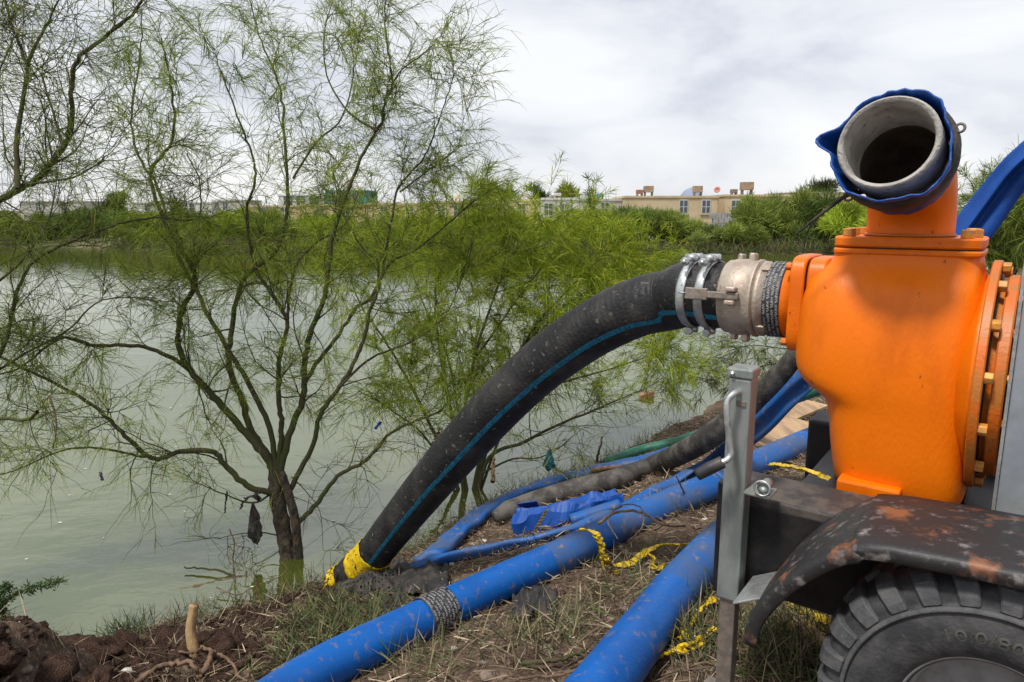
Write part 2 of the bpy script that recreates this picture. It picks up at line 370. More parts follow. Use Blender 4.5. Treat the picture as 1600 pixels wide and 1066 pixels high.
for j in range(len(fy) - 1):
    for i in range(nf - 1): ff.append((j * nf + i, j * nf + i + 1, (j + 1) * nf + i + 1, (j + 1) * nf + i))
tag(mesh('far_bank', fv, ff, M['far_soil']), 'sandy far bank with scrub along the pond', kind='structure')
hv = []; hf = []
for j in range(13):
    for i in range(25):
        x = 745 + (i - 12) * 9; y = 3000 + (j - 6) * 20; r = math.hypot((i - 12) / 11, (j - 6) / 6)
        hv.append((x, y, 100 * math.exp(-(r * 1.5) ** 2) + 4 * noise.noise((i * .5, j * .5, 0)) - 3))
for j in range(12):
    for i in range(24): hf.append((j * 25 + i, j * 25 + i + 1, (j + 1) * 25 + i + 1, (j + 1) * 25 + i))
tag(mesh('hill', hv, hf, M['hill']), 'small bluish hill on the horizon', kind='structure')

# ---------------------------------------------------------------- vegetation builders
class Acc:                                          # collects vertices, faces and colours of one mesh
    def __init__(s): s.v = []; s.f = []; s.c = []; s.n = 0
    def add(s, v, f, c=None):
        v = np.asarray(v, float); s.v.append(v); s.f.append(np.asarray(f) + s.n if not isinstance(f, list) else [tuple(q + s.n for q in t) for t in f])
        if c is not None: s.c.append(np.broadcast_to(np.asarray(c, float), (len(v), 3)))
        s.n += len(v)
    def build(s, name, mat, parent=None, smooth=True):
        V = np.concatenate(s.v); F = []
        for f in s.f: F += (f if isinstance(f, list) else f.tolist())
        return mesh(name, V.tolist(), F, mat, parent, smooth, cols=np.concatenate(s.c) if s.c else None)
def fast_mesh(name, V, quads, tris, mat, parent=None, cols=None, smooth=True):
    me = bpy.data.meshes.new(name); V = np.asarray(V, np.float32); nq = len(quads); ntr = len(tris)
    me.vertices.add(len(V)); me.vertices.foreach_set('co', V.ravel())
    lv = np.concatenate([np.asarray(quads, np.int32).ravel(), np.asarray(tris, np.int32).ravel()]); me.loops.add(len(lv)); me.loops.foreach_set('vertex_index', lv)
    me.polygons.add(nq + ntr); me.polygons.foreach_set('loop_start', np.concatenate([np.arange(nq) * 4, nq * 4 + np.arange(ntr) * 3]).astype(np.int32))
    me.polygons.foreach_set('use_smooth', np.full(nq + ntr, smooth)); me.update(calc_edges=True); me.validate()
    if cols is not None:
        ca = me.color_attributes.new('Col', 'FLOAT_COLOR', 'POINT'); c = np.ones((len(V), 4), np.float32); c[:, :3] = cols; ca.data.foreach_set('color', c.ravel())
    me.materials.append(mat); return link(bpy.data.objects.new(name, me), parent)
def tubes_np(paths, r0, r1, k=3):
    """paths (N,m,3), r0/r1 (N,): thin tapered prisms as vertices and quads"""
    P = np.asarray(paths, float); N, m, _ = P.shape; tg = np.gradient(P, axis=1); tg /= np.linalg.norm(tg, axis=2, keepdims=True) + 1e-9
    ref = np.where(np.abs(tg[..., 2:3]) > .85, np.array([1., 0, 0]), np.array([0, 0, 1.])); a = np.cross(tg, ref); a /= np.linalg.norm(a, axis=2, keepdims=True) + 1e-9; b_ = np.cross(tg, a)
    rr = np.asarray(r0)[:, None] + (np.asarray(r1) - np.asarray(r0))[:, None] * np.linspace(0, 1, m)[None]
    th = 2 * np.pi * np.arange(k) / k
    V = P[:, :, None] + rr[:, :, None, None] * (a[:, :, None] * np.cos(th)[None, None, :, None] + b_[:, :, None] * np.sin(th)[None, None, :, None])
    i, j, q = np.meshgrid(np.arange(N), np.arange(m - 1), np.arange(k), indexing='ij'); f = lambda j_, q_: (i * m + j_) * k + q_
    return V.reshape(-1, 3), np.stack([f(j, q), f(j, (q + 1) % k), f(j + 1, (q + 1) % k), f(j + 1, q)], -1).reshape(-1, 4)
def strand_mesh(name, mat, parent, p, d, L, w, droop, col):
    N = len(p); side = np.cross(d, rng.normal(size=(N, 3))); side /= np.linalg.norm(side, axis=1, keepdims=True) + 1e-9
    m = p + d * (L * .55)[:, None]; e_ = p + d * L[:, None]; m[:, 2] -= droop * L * .12; e_[:, 2] -= droop * L * .45; hw = side * (w * .5)[:, None]
    V = np.stack([p - hw, p + hw, m + hw, m - hw, e_], 1).reshape(-1, 3); b_ = np.arange(N) * 5
    return fast_mesh(name, V, np.stack([b_, b_ + 1, b_ + 2, b_ + 3], 1), np.stack([b_ + 3, b_ + 2, b_ + 4], 1), mat, parent, np.repeat(col, 5, 0))
def limb(acc, path, r0, r1, k=6, rough=0.):
    n = len(path); t = np.linspace(0, 1, n); f = lambda i, tt, s: circ((r0 + (r1 - r0) * tt) * (1 + rough * (random.random() - .5)), k)
    V, F, U = sweep(path, f, caps=False); acc.add([tuple(v) for v in V], F)
def strands(acc, p, d, L, w, droop, col):
    """thin two-segment leaf strands; p,d (N,3); L,w (N,); col (N,3)"""
    N = len(p)
    if not N: return
    side = np.cross(d, rng.normal(size=(N, 3))); side /= np.linalg.norm(side, axis=1, keepdims=True) + 1e-9
    m = p + d * (L * .55)[:, None]; e_ = p + d * L[:, None]
    m[:, 2] -= droop * L * .12; e_[:, 2] -= droop * L * .45
    hw = side * (w * .5)[:, None]
    V = np.stack([p - hw, p + hw, m + hw, m - hw, e_], 1).reshape(-1, 3)
    b_ = np.arange(N) * 5
    F = [(int(a), int(a) + 1, int(a) + 2, int(a) + 3) for a in b_] + [(int(a) + 3, int(a) + 2, int(a) + 4) for a in b_]
    acc.add(V, F, np.repeat(col, 5, 0))
def unit(v): return v / (np.linalg.norm(v) + 1e-9)
def wiggle(p0, d, L, n, wob, up):
    pts = [np.array(p0, float)]; d = unit(np.array(d, float))
    for i in range(n):
        d = unit(d + rng.normal(size=3) * wob + np.array([0, 0, up]))
        pts.append(pts[-1] + d * L / n)
    return pts
def wispy_tree(name, label, limbs, base, group, sub_per_m=6.5, twigs=6, per_twig=13, green=(.10, .15, .02), lean_brown=1., zlo=.45, zhi=1.3, wid=.0034,
               trunk=(), slen=(.05, .15), sub_len=(.28, .85), thin=.66):
    """limbs: [(points, r0, r1)]; the crown is grown on them as twigs and hair-fine leaf strands"""
    t = thing(name, label, 'tree', base, group)
    wood = Acc(); tw = Acc(); lf = Acc(); tr = Acc()
    for pts, r0, r1 in trunk: limb(tr, cr(pts, 6), r0, r1, 12, .22)
    if trunk: tr.build('trunk', M['trunk_bark'], t)
    sp = []; sdv = []; subs = []; subr = []; tws = []
    for pts, r0, r1 in limbs:
        path = cr(pts, 6); r0 *= thin; r1 *= thin
        for q in path[1:-1]: q += Vector(rng.normal(size=3) * r0 * .16)
        limb(wood, path, r0, r1, 7, .08)
        A = np.array([tuple(q) for q in path]); seg = np.linalg.norm(np.diff(A, axis=0), axis=1); cum = np.concatenate([[0], np.cumsum(seg)]); tot = cum[-1]
        for _ in range(int(tot * sub_per_m)):
            s = tot * (.14 + .86 * rng.random() ** .8); i = min(np.searchsorted(cum, s), len(A) - 1); p = A[i]; tg = unit(A[min(i + 1, len(A) - 1)] - A[max(i - 1, 0)])
            rel = s / tot
            d = tg * .55 + rng.normal(size=3) * .55 + np.array([0, 0, .22])
            L = rng.uniform(*sub_len) * (1.05 - .5 * rel)
            sub = wiggle(p, d, L, 6, .2, .03); subs.append(sub); subr.append(min(max(.0022, (r0 + (r1 - r0) * rel) * .34), .009))
            for _k in range(twigs):
                j = rng.integers(1, 7); q = sub[j]; dd = unit(sub[j] - sub[j - 1]) * .6 + rng.normal(size=3) * .6 + np.array([0, 0, -.02])
                tp_ = wiggle(q, dd, rng.uniform(.10, .34), 4, .22, -.03); tws.append(tp_)
                dens = min(max((q[2] - zlo) / (zhi - zlo), .12), 1) if lean_brown else 1
                m_n = rng.poisson(per_twig * dens * rng.uniform(.4, 1.6))
                if m_n:
                    T4 = np.array(tp_); a = rng.random(m_n) * 4; ii = np.minimum(a.astype(int), 3)
                    sp.append(T4[ii] + (T4[ii + 1] - T4[ii]) * (a - ii)[:, None]); sdv.append(unit(dd) * .85 + rng.normal(size=(m_n, 3)) * .36)
    sp = np.concatenate(sp); sdv = np.concatenate(sdv); sdv /= np.linalg.norm(sdv, axis=1, keepdims=True); N = len(sp)
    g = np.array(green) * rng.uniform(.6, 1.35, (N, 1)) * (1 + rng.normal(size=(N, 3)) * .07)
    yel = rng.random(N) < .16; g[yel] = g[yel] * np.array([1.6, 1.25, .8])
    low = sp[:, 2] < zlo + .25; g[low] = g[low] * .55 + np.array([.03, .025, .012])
    wood.build('limbs', M['bark'], t)
    v1, q1 = tubes_np(subs, np.array(subr), np.full(len(subs), .0012), 4); v2, q2 = tubes_np(tws, np.full(len(tws), .0018), np.full(len(tws), .0008), 3)
    fast_mesh('twigs', np.concatenate([v1, v2]), np.concatenate([q1, q2 + len(v1)]), np.zeros((0, 3), int), M['twig'], t)
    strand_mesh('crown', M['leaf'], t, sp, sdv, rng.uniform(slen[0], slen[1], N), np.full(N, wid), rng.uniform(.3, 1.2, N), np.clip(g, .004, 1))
    return t
def P3(pl, d0, d1):                                 # pixel polyline with depth running from d0 to d1
    k = len(pl); return [W(x, y, d0 + (d1 - d0) * (i / (k - 1)) ** 1.1) for i, (x, y) in enumerate(pl)]

# ---------------------------------------------------------------- near trees standing in the water
D1 = 4.66
fork = (430, 735)
tr1 = [([W(452, 905, D1), W(450, 868, D1), W(441, 820, D1), W(433, 776, D1), W(430, 733, D1)], .060, .046),
       ([W(468, 905, D1 - .02), W(466, 866, D1 - .02), W(461, 812, D1 - .06), W(450, 770, D1 - .04), W(439, 738, D1)], .034, .026)]
L1 = [
 (P3([(430, 740), (410, 705), (372, 662), (334, 620), (291, 570), (278, 527), (288, 478), (307, 441), (290, 400), (255, 340), (236, 270), (268, 220), (268, 130), (252, 60)], D1, 4.2), .040, .007),
 (P3([(300, 582), (270, 560), (215, 540), (150, 540), (95, 528), (30, 575), (-30, 590)], 4.55, 4.0), .024, .006),
 (P3([(432, 735), (396, 678), (376, 619), (358, 573), (360, 527), (380, 438), (429, 396), (445, 350), (450, 310), (443, 200), (438, 138), (409, 66), (388, -5)], D1, 5.2), .036, .006),
 (P3([(458, 279), (494, 223), (534, 184), (552, 110), (545, 40)], 4.95, 5.3), .013, .005),
 (P3([(432, 738), (422, 671), (393, 609), (363, 557), (330, 500), (305, 450), (272, 392), (262, 345), (245, 290), (213, 235), (205, 170), (218, 95), (222, 15)], D1, 5.0), .030, .006),
 (P3([(434, 738), (440, 680), (437, 640), (435, 575), (441, 540), (449, 504), (422, 455), (403, 428), (390, 380), (386, 328), (399, 279), (392, 235), (370, 180), (345, 110)], D1, 4.4), .030, .006),
 (P3([(449, 504), (452, 461), (465, 412), (495, 379), (540, 350), (560, 300)], 4.6, 4.9), .016, .005),
 (P3([(438, 738), (455, 671), (475, 619), (475, 573), (488, 514), (508, 461), (514, 412), (522, 360), (547, 289), (573, 230), (593, 197), (603, 154), (613, 131), (603, 49), (601, -10)], D1, 4.3), .036, .006),
 (P3([(590, 205), (544, 174), (511, 118), (507, 49), (522, -5)], 4.4, 4.6), .011, .004),
 (P3([(613, 131), (629, 108), (655, 89), (675, 72)], 4.35, 4.2), .009, .004),
 (P3([(476, 600), (498, 563), (527, 527), (557, 481), (587, 461), (590, 410), (567, 389), (537, 336), (520, 270)], 4.6, 5.1), .023, .006),
 (P3([(580, 465), (610, 412), (650, 390), (700, 350), (735, 318), (765, 300), (778, 290)], 4.75, 5.2), .016, .005),
 (P3([(450, 772), (486, 701), (500, 651), (530, 605), (554, 566), (570, 527), (577, 488), (592, 450), (605, 380), (619, 302), (639, 272), (665, 243), (688, 181), (708, 121)], D1, 4.5), .028, .005),
 (P3([(625, 300), (665, 270), (690, 250), (722, 228)], 4.5, 4.7), .010, .004),
 (P3([(530, 605), (580, 560), (640, 535), (690, 500), (720, 440), (735, 380)], 4.6, 5.0), .014, .004),
 (P3([(465, 818), (493, 789), (527, 745), (574, 718), (605, 681), (650, 657), (690, 640), (720, 600)], D1 - .05, 4.9), .026, .008),
 (P3([(430, 770), (419, 769), (385, 759), (351, 725), (331, 706), (284, 705), (250, 717), (228, 711), (190, 675), (153, 640), (85, 600), (10, 562), (-40, 540)], D1, 4.1), .032, .009),
 (P3([(430, 768), (395, 786), (350, 772), (310, 756), (285, 752)], D1, 4.5), .012, .003),
 (P3([(441, 838), (405, 832), (365, 836), (340, 842)], D1, 4.5), .008, .003),
 (P3([(452, 850), (420, 872), (398, 882)], D1, 4.5), .008, .003),
 (P3([(455, 745), (480, 770), (500, 800), (505, 860)], D1, 4.55), .006, .002),
 (P3([(250, 717), (215, 712), (150, 700), (95, 705), (40, 728), (-20, 750)], 4.5, 4.2), .014, .004),
]
wispy_tree('wispy_tree', 'many-limbed wispy green tree standing in the water, black bag hanging in it', L1, W(455, 870, D1), 'thin-leaved trees at the near shore',
           trunk=tr1, sub_per_m=9, twigs=9, per_twig=14, zlo=.3, zhi=1.0, green=(.185, .25, .024), wid=.0026, sub_len=(.2, .68), slen=(.06, .19))
D2 = 5.75
b2 = (735, 772)
L2 = [
 (P3([(742, 790), (765, 715), (820, 690), (880, 660), (930, 640), (1000, 610), (1040, 590)], D2, 5.9), .030, .005),
 (P3([(738, 790), (760, 700), (805, 625), (870, 600), (960, 575), (1060, 540)], D2, 6.4), .028, .005),
 (P3([(728, 790), (715, 700), (700, 620), (690, 560), (680, 480), (690, 420), (740, 350), (775, 312)], D2, 6.0), .030, .006),
 (P3([(725, 790), (690, 700), (640, 600), (600, 530), (560, 470), (540, 400)], D2, 6.3), .028, .006),
 (P3([(732, 790), (722, 680), (742, 560), (770, 470), (800, 400), (850, 345)], D2, 6.3), .030, .006),
 (P3([(735, 790), (770, 640), (830, 520), (900, 440), (960, 385)], D2, 6.6), .028, .006),
 (P3([(720, 790), (670, 690), (610, 640), (560, 610)], D2, 5.4), .020, .005),
 (P3([(752, 740), (800, 718), (840, 716), (870, 702), (896, 680)], D2 - .1, 5.3), .016, .004),
 (P3([(722, 680), (700, 560), (660, 470), (640, 400), (655, 350)], D2, 6.6), .018, .005),
 (P3([(742, 560), (800, 480), (860, 400), (905, 350)], 5.95, 6.8), .018, .005),
 (P3([(770, 470), (790, 400), (780, 350)], 6.1, 6.3), .014, .005),
 (P3([(738, 790), (790, 610), (870, 490), (950, 440), (1020, 412)], D2, 6.9), .024, .005),
 (P3([(742, 790), (800, 640), (860, 560), (900, 500), (930, 430)], D2, 6.6), .02, .005),
]
wispy_tree('wispy_tree', 'bright yellow-green wispy tree behind the arched black hose', L2, W(738, 790, D2), 'thin-leaved trees at the near shore',
           sub_per_m=10, twigs=9, per_twig=24, green=(.235, .31, .018), zlo=.5, zhi=1.05, wid=.0038, slen=(.07, .2), sub_len=(.35, .95))
L3 = [
 (P3([(-260, 520), (-150, 420), (-60, 345), (0, 312), (50, 285), (95, 235), (110, 190), (115, 110), (132, 82), (190, 40), (232, -8)], 3.7, 3.3), .040, .009),
 (P3([(28, 295), (26, 230), (36, 150), (42, 100), (22, 50), (5, -5)], 3.4, 3.6), .022, .007),
 (P3([(42, 100), (62, 58), (80, 25), (96, -8)], 3.5, 3.4), .014, .005),
 (P3([(-180, 700), (-60, 640), (5, 545), (28, 450), (62, 402), (130, 370), (185, 350), (245, 340), (300, 345), (313, 328), (312, 282), (292, 240)], 3.9, 4.3), .022, .005),
 (P3([(45, 288), (90, 282), (120, 275), (155, 255), (166, 243)], 3.4, 3.2), .010, .004),
 (P3([(-160, 640), (-40, 600), (40, 552), (100, 520), (160, 470), (240, 465)], 3.9, 4.2), .016, .004),
 (P3([(-100, 655), (-20, 653), (40, 656), (58, 643)], 3.4, 3.2), .016, .011),
 (P3([(-150, 420), (-80, 330), (-30, 240), (-10, 140), (20, 60)], 3.7, 3.9), .02, .006),
 (P3([(100, 232), (75, 150), (60, 110), (30, 90)], 3.35, 3.7), .010, .004),
 (P3([(-60, 470), (10, 430), (55, 380), (80, 330), (90, 270)], 3.9, 4.4), .014, .004),
]
wispy_tree('wispy_tree', 'dark-limbed wispy tree leaning in from the left edge', L3, W(-260, 760, 3.9), 'thin-leaved trees at the near shore',
           sub_per_m=13, twigs=9, per_twig=9, green=(.13, .18, .022), zlo=.6, zhi=1.3, wid=.0020, slen=(.05, .15), sub_len=(.25, .7))
L5 = [(P3([(1560, 470), (1545, 400), (1532, 350), (1520, 315)], 8.6, 8.6), .03, .006), (P3([(1562, 470), (1570, 380), (1562, 330), (1578, 285)], 8.6, 8.9), .03, .006),
      (P3([(1565, 470), (1600, 380), (1630, 300)], 8.6, 8.4), .03, .006), (P3([(1555, 470), (1510, 400), (1480, 370), (1462, 335)], 8.6, 9.0), .025, .006),
      (P3([(1562, 470), (1590, 420), (1600, 370), (1592, 325)], 8.6, 8.2), .025, .006)]
wispy_tree('wispy_tree', 'loose bright green tree behind the orange pump at the right edge', L5, W(1560, 560, 8.6), 'thin-leaved trees at the near shore',
           sub_per_m=13, twigs=9, per_twig=22, green=(.16, .22, .035), lean_brown=0, wid=.0055, slen=(.1, .26), sub_len=(.4, .9))
L6 = [(P3([(1285, 545), (1240, 560), (1180, 575), (1120, 592), (1085, 600)], 7.6, 7.2), .016, .004), (P3([(1290, 540), (1230, 545), (1170, 540), (1110, 560)], 7.8, 7.6), .014, .004),
      (P3([(1285, 545), (1250, 585), (1215, 620)], 7.6, 7.0), .012, .004)]
wispy_tree('fallen_branch', 'feathery half-sunk branch trailing in the water below the hose coupling', L6, W(1285, 560, 7.7), None,
           sub_per_m=8, twigs=6, per_twig=16, green=(.13, .17, .04), lean_brown=0, wid=.005, slen=(.08, .2), sub_len=(.2, .5))

# ---------------------------------------------------------------- far bushes and trees
def far_tree(name, label, px, ybase, ytop, wpx, Y, tint, n=1500, group='scrub trees on the far bank', z0=.3, feather=1.):
    base = WY(px, ybase, Y); base.z = z0
    top = WY(px, ytop, Y).z; hgt = max(top - z0, .8); rx = wpx / FPX * Y / 2; ry = rx * .8
    t = thing(name, label, 'tree', base, group)
    wood = Acc(); lf = Acc(); lobes = []
    for i in range(7):
        a = rng.uniform(0, 6.28); q = rng.uniform(.1, .75); tp_ = base + Vector((math.cos(a) * rx * q, math.sin(a) * ry * q, hgt * rng.uniform(.45, .88)))
        mid = base.lerp(tp_, .5) + Vector((rng.normal() * .1 * rx, rng.normal() * .1 * rx, 0))
        limb(wood, cr([base + Vector((0, 0, -.1)), mid, tp_], 3), max(.03, .035 * hgt), .01, 5); lobes.append(np.array(tp_))
    for i in range(10):
        a = rng.uniform(0, 6.28); q = rng.uniform(.3, .95); zq = rng.uniform(.08, .8)
        lobes.append(np.array(base + Vector((math.cos(a) * rx * q * (1.05 - .35 * zq), math.sin(a) * ry * q, hgt * zq))))
    lobes = np.array(lobes); k = rng.integers(0, len(lobes), n); sz = rng.uniform(.22, .42, len(lobes)) * min(rx, hgt * .6)
    off = rng.normal(size=(n, 3)); off /= np.linalg.norm(off, axis=1, keepdims=True); rad = rng.random(n) ** .45
    p = lobes[k] + off * (rad * sz[k])[:, None] * np.array([1.15, 1, .9]); p[:, 2] = np.maximum(p[:, 2], z0 - .1)
    d = off * .5 + rng.normal(size=(n, 3)) * .35 + np.array([0, 0, .55]); d /= np.linalg.norm(d, axis=1, keepdims=True)
    lt_ = rng.uniform(.65, 1.3, len(lobes))
    c = np.array(tint) * lt_[k][:, None] * rng.uniform(.7, 1.3, (n, 1))
    s = Y / 40
    wood.build('trunk', M['twig'], t); strand_mesh('crown', M['farleaf'], t, p, d, rng.uniform(.22, .62, n) * s * feather, rng.uniform(.014, .04, n) * s, rng.uniform(0, .6, n), np.clip(c, .004, 1)); return t
OL = (.085, .115, .028); DK = (.05, .08, .022); YG = (.12, .165, .02); BL = (.075, .10, .035)
FT = [
 (945, 398, 332, 80, 39, OL, 'olive bush on the far bank right of the white house'),
 (1003, 398, 330, 105, 40, DK, 'dark feathery bush below the left window of the cream house'),
 (1055, 398, 332, 80, 39.5, OL, 'rounded olive bush under the two cream-house windows'),
 (1105, 396, 352, 76, 39, BL, 'low grey-green bush left of the grey block wall'),
 (1150, 398, 352, 80, 38.8, OL, 'low bush covering the foot of the grey block wall'),
 (1196, 398, 312, 95, 40.5, OL, 'tall airy bush right of the grey block wall'),
 (1243, 398, 296, 100, 41, OL, 'tallest forked bush on the far bank near the pump'),
 (1290, 400, 304, 90, 40, DK, 'dark green tree on the far bank under the blue sleeve'),
 (1335, 402, 318, 90, 36, YG, 'bright green bush just left of the orange discharge pipe'),
 (1390, 405, 325, 90, 34, YG, 'bright bush on the far bank behind the orange discharge pipe'),
 (655, 394, 340, 110, 41, YG, 'yellow-green bush below the long cream house wall'),
 (725, 394, 337, 110, 41, YG, 'yellow-green bush below the pale flat-roofed houses'),
 (795, 394, 336, 100, 41, YG, 'yellow-green bush left of the white two-window house'),
 (858, 396, 348, 90, 40, YG, 'bush right below the white two-window house'),
 (908, 396, 332, 80, 41, YG, 'tall bush hiding the right edge of the white house'),
 (35, 386, 335, 100, 47, OL, 'olive bush at the left end of the far bank'),
 (105, 384, 332, 100, 49, DK, 'dark bush above the bare sandy strip'),
 (165, 384, 335, 80, 49, DK, 'dark bush at the right end of the sandy strip'),
 (235, 392, 336, 110, 44, OL, 'olive bush on the far bank right of the sandy strip'),
 (305, 392, 334, 110, 43.5, OL, 'broad olive bush behind the many-limbed tree, left part'),
 (375, 392, 330, 110, 43, YG, 'green bush right behind the many-limbed tree'),
 (445, 392, 333, 110, 43, OL, 'olive bush below the white buildings far left of centre'),
 (515, 394, 336, 110, 42.5, YG, 'green bush below the teal building'),
 (585, 394, 337, 110, 42, OL, 'olive bush right of the teal building'),
]
for px, yb, yt, w, Y, tint, lab in FT: far_tree('far_bush', lab, px, yb, yt, w * 1.12, Y, tuple(2.1 * q * k for q, k in zip(tint, (1.1, 1.02, .8))), n=9000, z0=.12)
for px, yb, yt, w, Y, tint, lab in [
 (178, 340, 300, 54, 75, DK, 'dark round tree among the distant houses at left'), (279, 330, 309, 26, 80, DK, 'small dark round tree on the left horizon'),
 (775, 330, 288, 70, 72, OL, 'spreading olive tree behind the pale flat roofs'), (843, 325, 282, 36, 74, DK, 'dark conical tree rising behind the white house'),
 (885, 325, 285, 46, 74, (.13, .14, .03), 'yellowish tree rising behind the white house'), (1278, 325, 276, 66, 78, (.045, .06, .015), 'dark spiky treetop behind the white roof near the sleeve'),
 (922, 380, 262, 22, 42, OL, 'thin bare shoot sticking up above the far bushes')]:
    far_tree('distant_tree', lab, px, yb, yt, w, Y, tint, n=2600 if w > 30 else 500, group='trees between the distant houses', z0=.5)

n_ = 26000; bx_ = rng.uniform(-46, 30, n_); sh_ = np.array([37.5 + 2.5 * noise.noise((x * .05, 0, 2)) + (7 if x < -15 else 0) * min(1, max(0, (-15 - x) / 12)) + .5 * noise.noise((x * .4, 0, 9)) for x in bx_])
bare = (bx_ > -31) & (bx_ < -24); off_ = rng.random(n_) ** 1.5 * 3.2; kq = ~bare | (rng.random(n_) < .08); bx_, sh_, off_ = bx_[kq], sh_[kq], off_[kq]; n_ = len(bx_)
bp_ = np.stack([bx_, sh_ + off_ - .25, .05 + .4 * (1 - np.exp(-np.maximum(off_, 0) / 2.2))], 1); bd_ = rng.normal(size=(n_, 3)) * .45 + np.array([0, 0, .8]); bd_ /= np.linalg.norm(bd_, axis=1, keepdims=True)
pick = np.array([(.10, .085, .05), (.15, .12, .07), (.10, .125, .035), (.13, .17, .04), (.06, .07, .03)])[rng.integers(0, 5, n_)] * rng.uniform(.7, 1.4, (n_, 1))
tag(strand_mesh('shore_brush', M['farleaf'], None, bp_, bd_, rng.uniform(.25, .95, n_), rng.uniform(.015, .045, n_), rng.uniform(0, .8, n_), pick), 'brown and green brush along the far waterline', kind='stuff')
# ---------------------------------------------------------------- houses beyond the far bank
def house(label, x0, x1, ytop, Y, wall, wins=(), parapet=.18, depth=8, ybase=None, tanks=(), name='house', ww=.75, wh=1.15):
    a = WY(x0, ytop, Y); bq = WY(x1, ytop, Y); z1 = a.z; z0 = .3
    t = thing(name, label, 'house', ((a.x + bq.x) / 2, Y + depth / 2, z0), 'houses beyond the far bank')
    box('wall', XYZ, (a.x, Y, z0), (bq.x, Y + depth, z1 - parapet), wall, t, 0)
    box('roof', XYZ, (a.x - .08, Y - .08, z1 - parapet), (bq.x + .08, Y + depth, z1), wall if parapet > .1 else M['roof_grey'], t, 0)
    for px, py in wins:
        c = WY(px, py, Y)
        w = box('window', XYZ, (c.x - ww / 2 - .03, Y - .05, c.z - wh / 2 - .03), (c.x + ww / 2 + .03, Y + .04, c.z + wh / 2 + .03), M['frame_white'], t, 0)
        for k in (-1, 1):
            for q in (-1, 1):
                box('pane', XYZ, (c.x + k * ww / 4 - ww / 4 + .04, Y - .065, c.z + q * wh / 4 - wh / 4 + .04), (c.x + k * ww / 4 + ww / 4 - .04, Y - .03, c.z + q * wh / 4 + wh / 4 - .04), M['pane'], w, 0)
        box('sill', XYZ, (c.x - ww / 2 - .12, Y - .12, c.z - wh / 2 - .16), (c.x + ww / 2 + .12, Y + .02, c.z - wh / 2 - .07), wall, w, 0)
    for px, w, h, mt, nm in tanks:
        c = WY(px, ytop, Y + 2); w *= Y / FPX; h *= Y / FPX
        for sx in (-1, 1): box(nm + '_leg', XYZ, (c.x + sx * w * .4 - .05, Y + 2, z1 - .02), (c.x + sx * w * .4 + .05, Y + 2.6, z1 + h * .4), M['steel_dark'], t, 0)
        box(nm, XYZ, (c.x - w / 2, Y + 1.9, z1 + h * .38), (c.x + w / 2, Y + 2.8, z1 + h), mt, t, .03)
    return t
house('long cream house with two barred windows and a roof tank', 978, 1122, 306, 64, M['cream'], [(1068, 323), (1103, 323)], tanks=[(1000, 9, 10, M['brick_red'], 'cooler'), (1014, 14, 16, M['tank'], 'water_tank'), (1091, 13, 16, M['tank'], 'water_tank')])
house('cream house right of the dark gap, window half behind a bush', 1134, 1236, 304, 65, M['cream'], [(1149, 323), (1215, 323)], tanks=[(1148, 8, 9, M['steel_dark'], 'cooler'), (1168, 18, 20, M['tank'], 'water_tank')])
house('cream house with a bright white flat roof near the pump', 1240, 1345, 300, 70, M['cream2'], [(1262, 322)], parapet=.08)
house('white house with two dark windows', 848, 902, 309, 60, M['white_wall'], [(857, 327), (882, 327)], tanks=[(872, 10, 8, M['roof_grey'], 'cooler')], wh=1.0)
house('low pale house between the white house and the long cream house', 903, 977, 311, 66, M['roof_grey'], [(945, 326)], tanks=[(938, 10, 9, M['teal_wall'], 'water_tank')])
house('pale cream house with a grey roof block left of the white house', 765, 847, 311, 66, M['cream2'], [(785, 328), (815, 328)], tanks=[(820, 16, 9, M['roof_grey'], 'cooler')])
house('cream house with three small windows in a row', 672, 763, 314, 68, M['cream'], [(690, 330), (715, 330), (742, 330)], tanks=[(715, 8, 9, M['cream2'], 'water_tank')])
house('cream house seen through the right limbs of the near tree', 575, 670, 317, 70, M['cream'], [(600, 331), (640, 331)])
house('cream house seen through the middle limbs of the near tree', 470, 573, 319, 72, M['cream2'], [(500, 332), (540, 332)])
house('cream house seen through the left limbs of the near tree', 380, 468, 321, 74, M['cream'], [(410, 333), (445, 333)])
house('teal-green building rising above the houses', 508, 572, 297, 95, M['teal_wall'], [(525, 308), (550, 308)], wh=1.4, ww=1.2)
house('white building left of the teal building', 435, 506, 304, 96, M['white_wall'], [(450, 313), (470, 313), (490, 313)], wh=1.4, ww=1.2)
house('long low white house far behind the left tree', 205, 330, 316, 100, M['white_wall'], [(230, 324), (300, 324)])
house('pale grey house at the far left edge', 30, 130, 314, 100, M['roof_grey'], [(60, 323), (100, 323)])
house('pale grey house peeping behind the dark round tree', 330, 378, 312, 102, M['roof_grey'], [(352, 322)])
# grey block wall and red dish
bw0 = WY(1112, 333, 58); bw1 = WY(1147, 333, 58)
t = thing('block_wall', 'short grey concrete block wall below the dark gap between the cream houses', 'wall', ((bw0.x + bw1.x) / 2, 58, .3))
zrow = [bw0.z - k * .42 for k in range(6)]
for r_ in range(5):
    for k in range(4):
        wdt = (bw1.x - bw0.x) / 4; x0 = bw0.x + k * wdt + (wdt / 2 if r_ % 2 else 0) - wdt / 4
        box('block', XYZ, (x0 + .02, 57.9 + .03 * random.random(), zrow[r_ + 1] + .02), (x0 + wdt - .02, 58.3, zrow[r_] - .01), M['grey_block'], t, 0)
dc = WY(1121, 297, 67)
t = thing('satellite_dish', 'small red satellite dish on a cream roof', 'satellite dish', (dc.x, dc.y, dc.z - .6))
lathe('dish', [(0, .02), (.03, .18), (.08, .30), (.10, .30), (.05, .18), (.02, .02)], dc, (-.5, -.8, .3), M['red'], t, n=16)
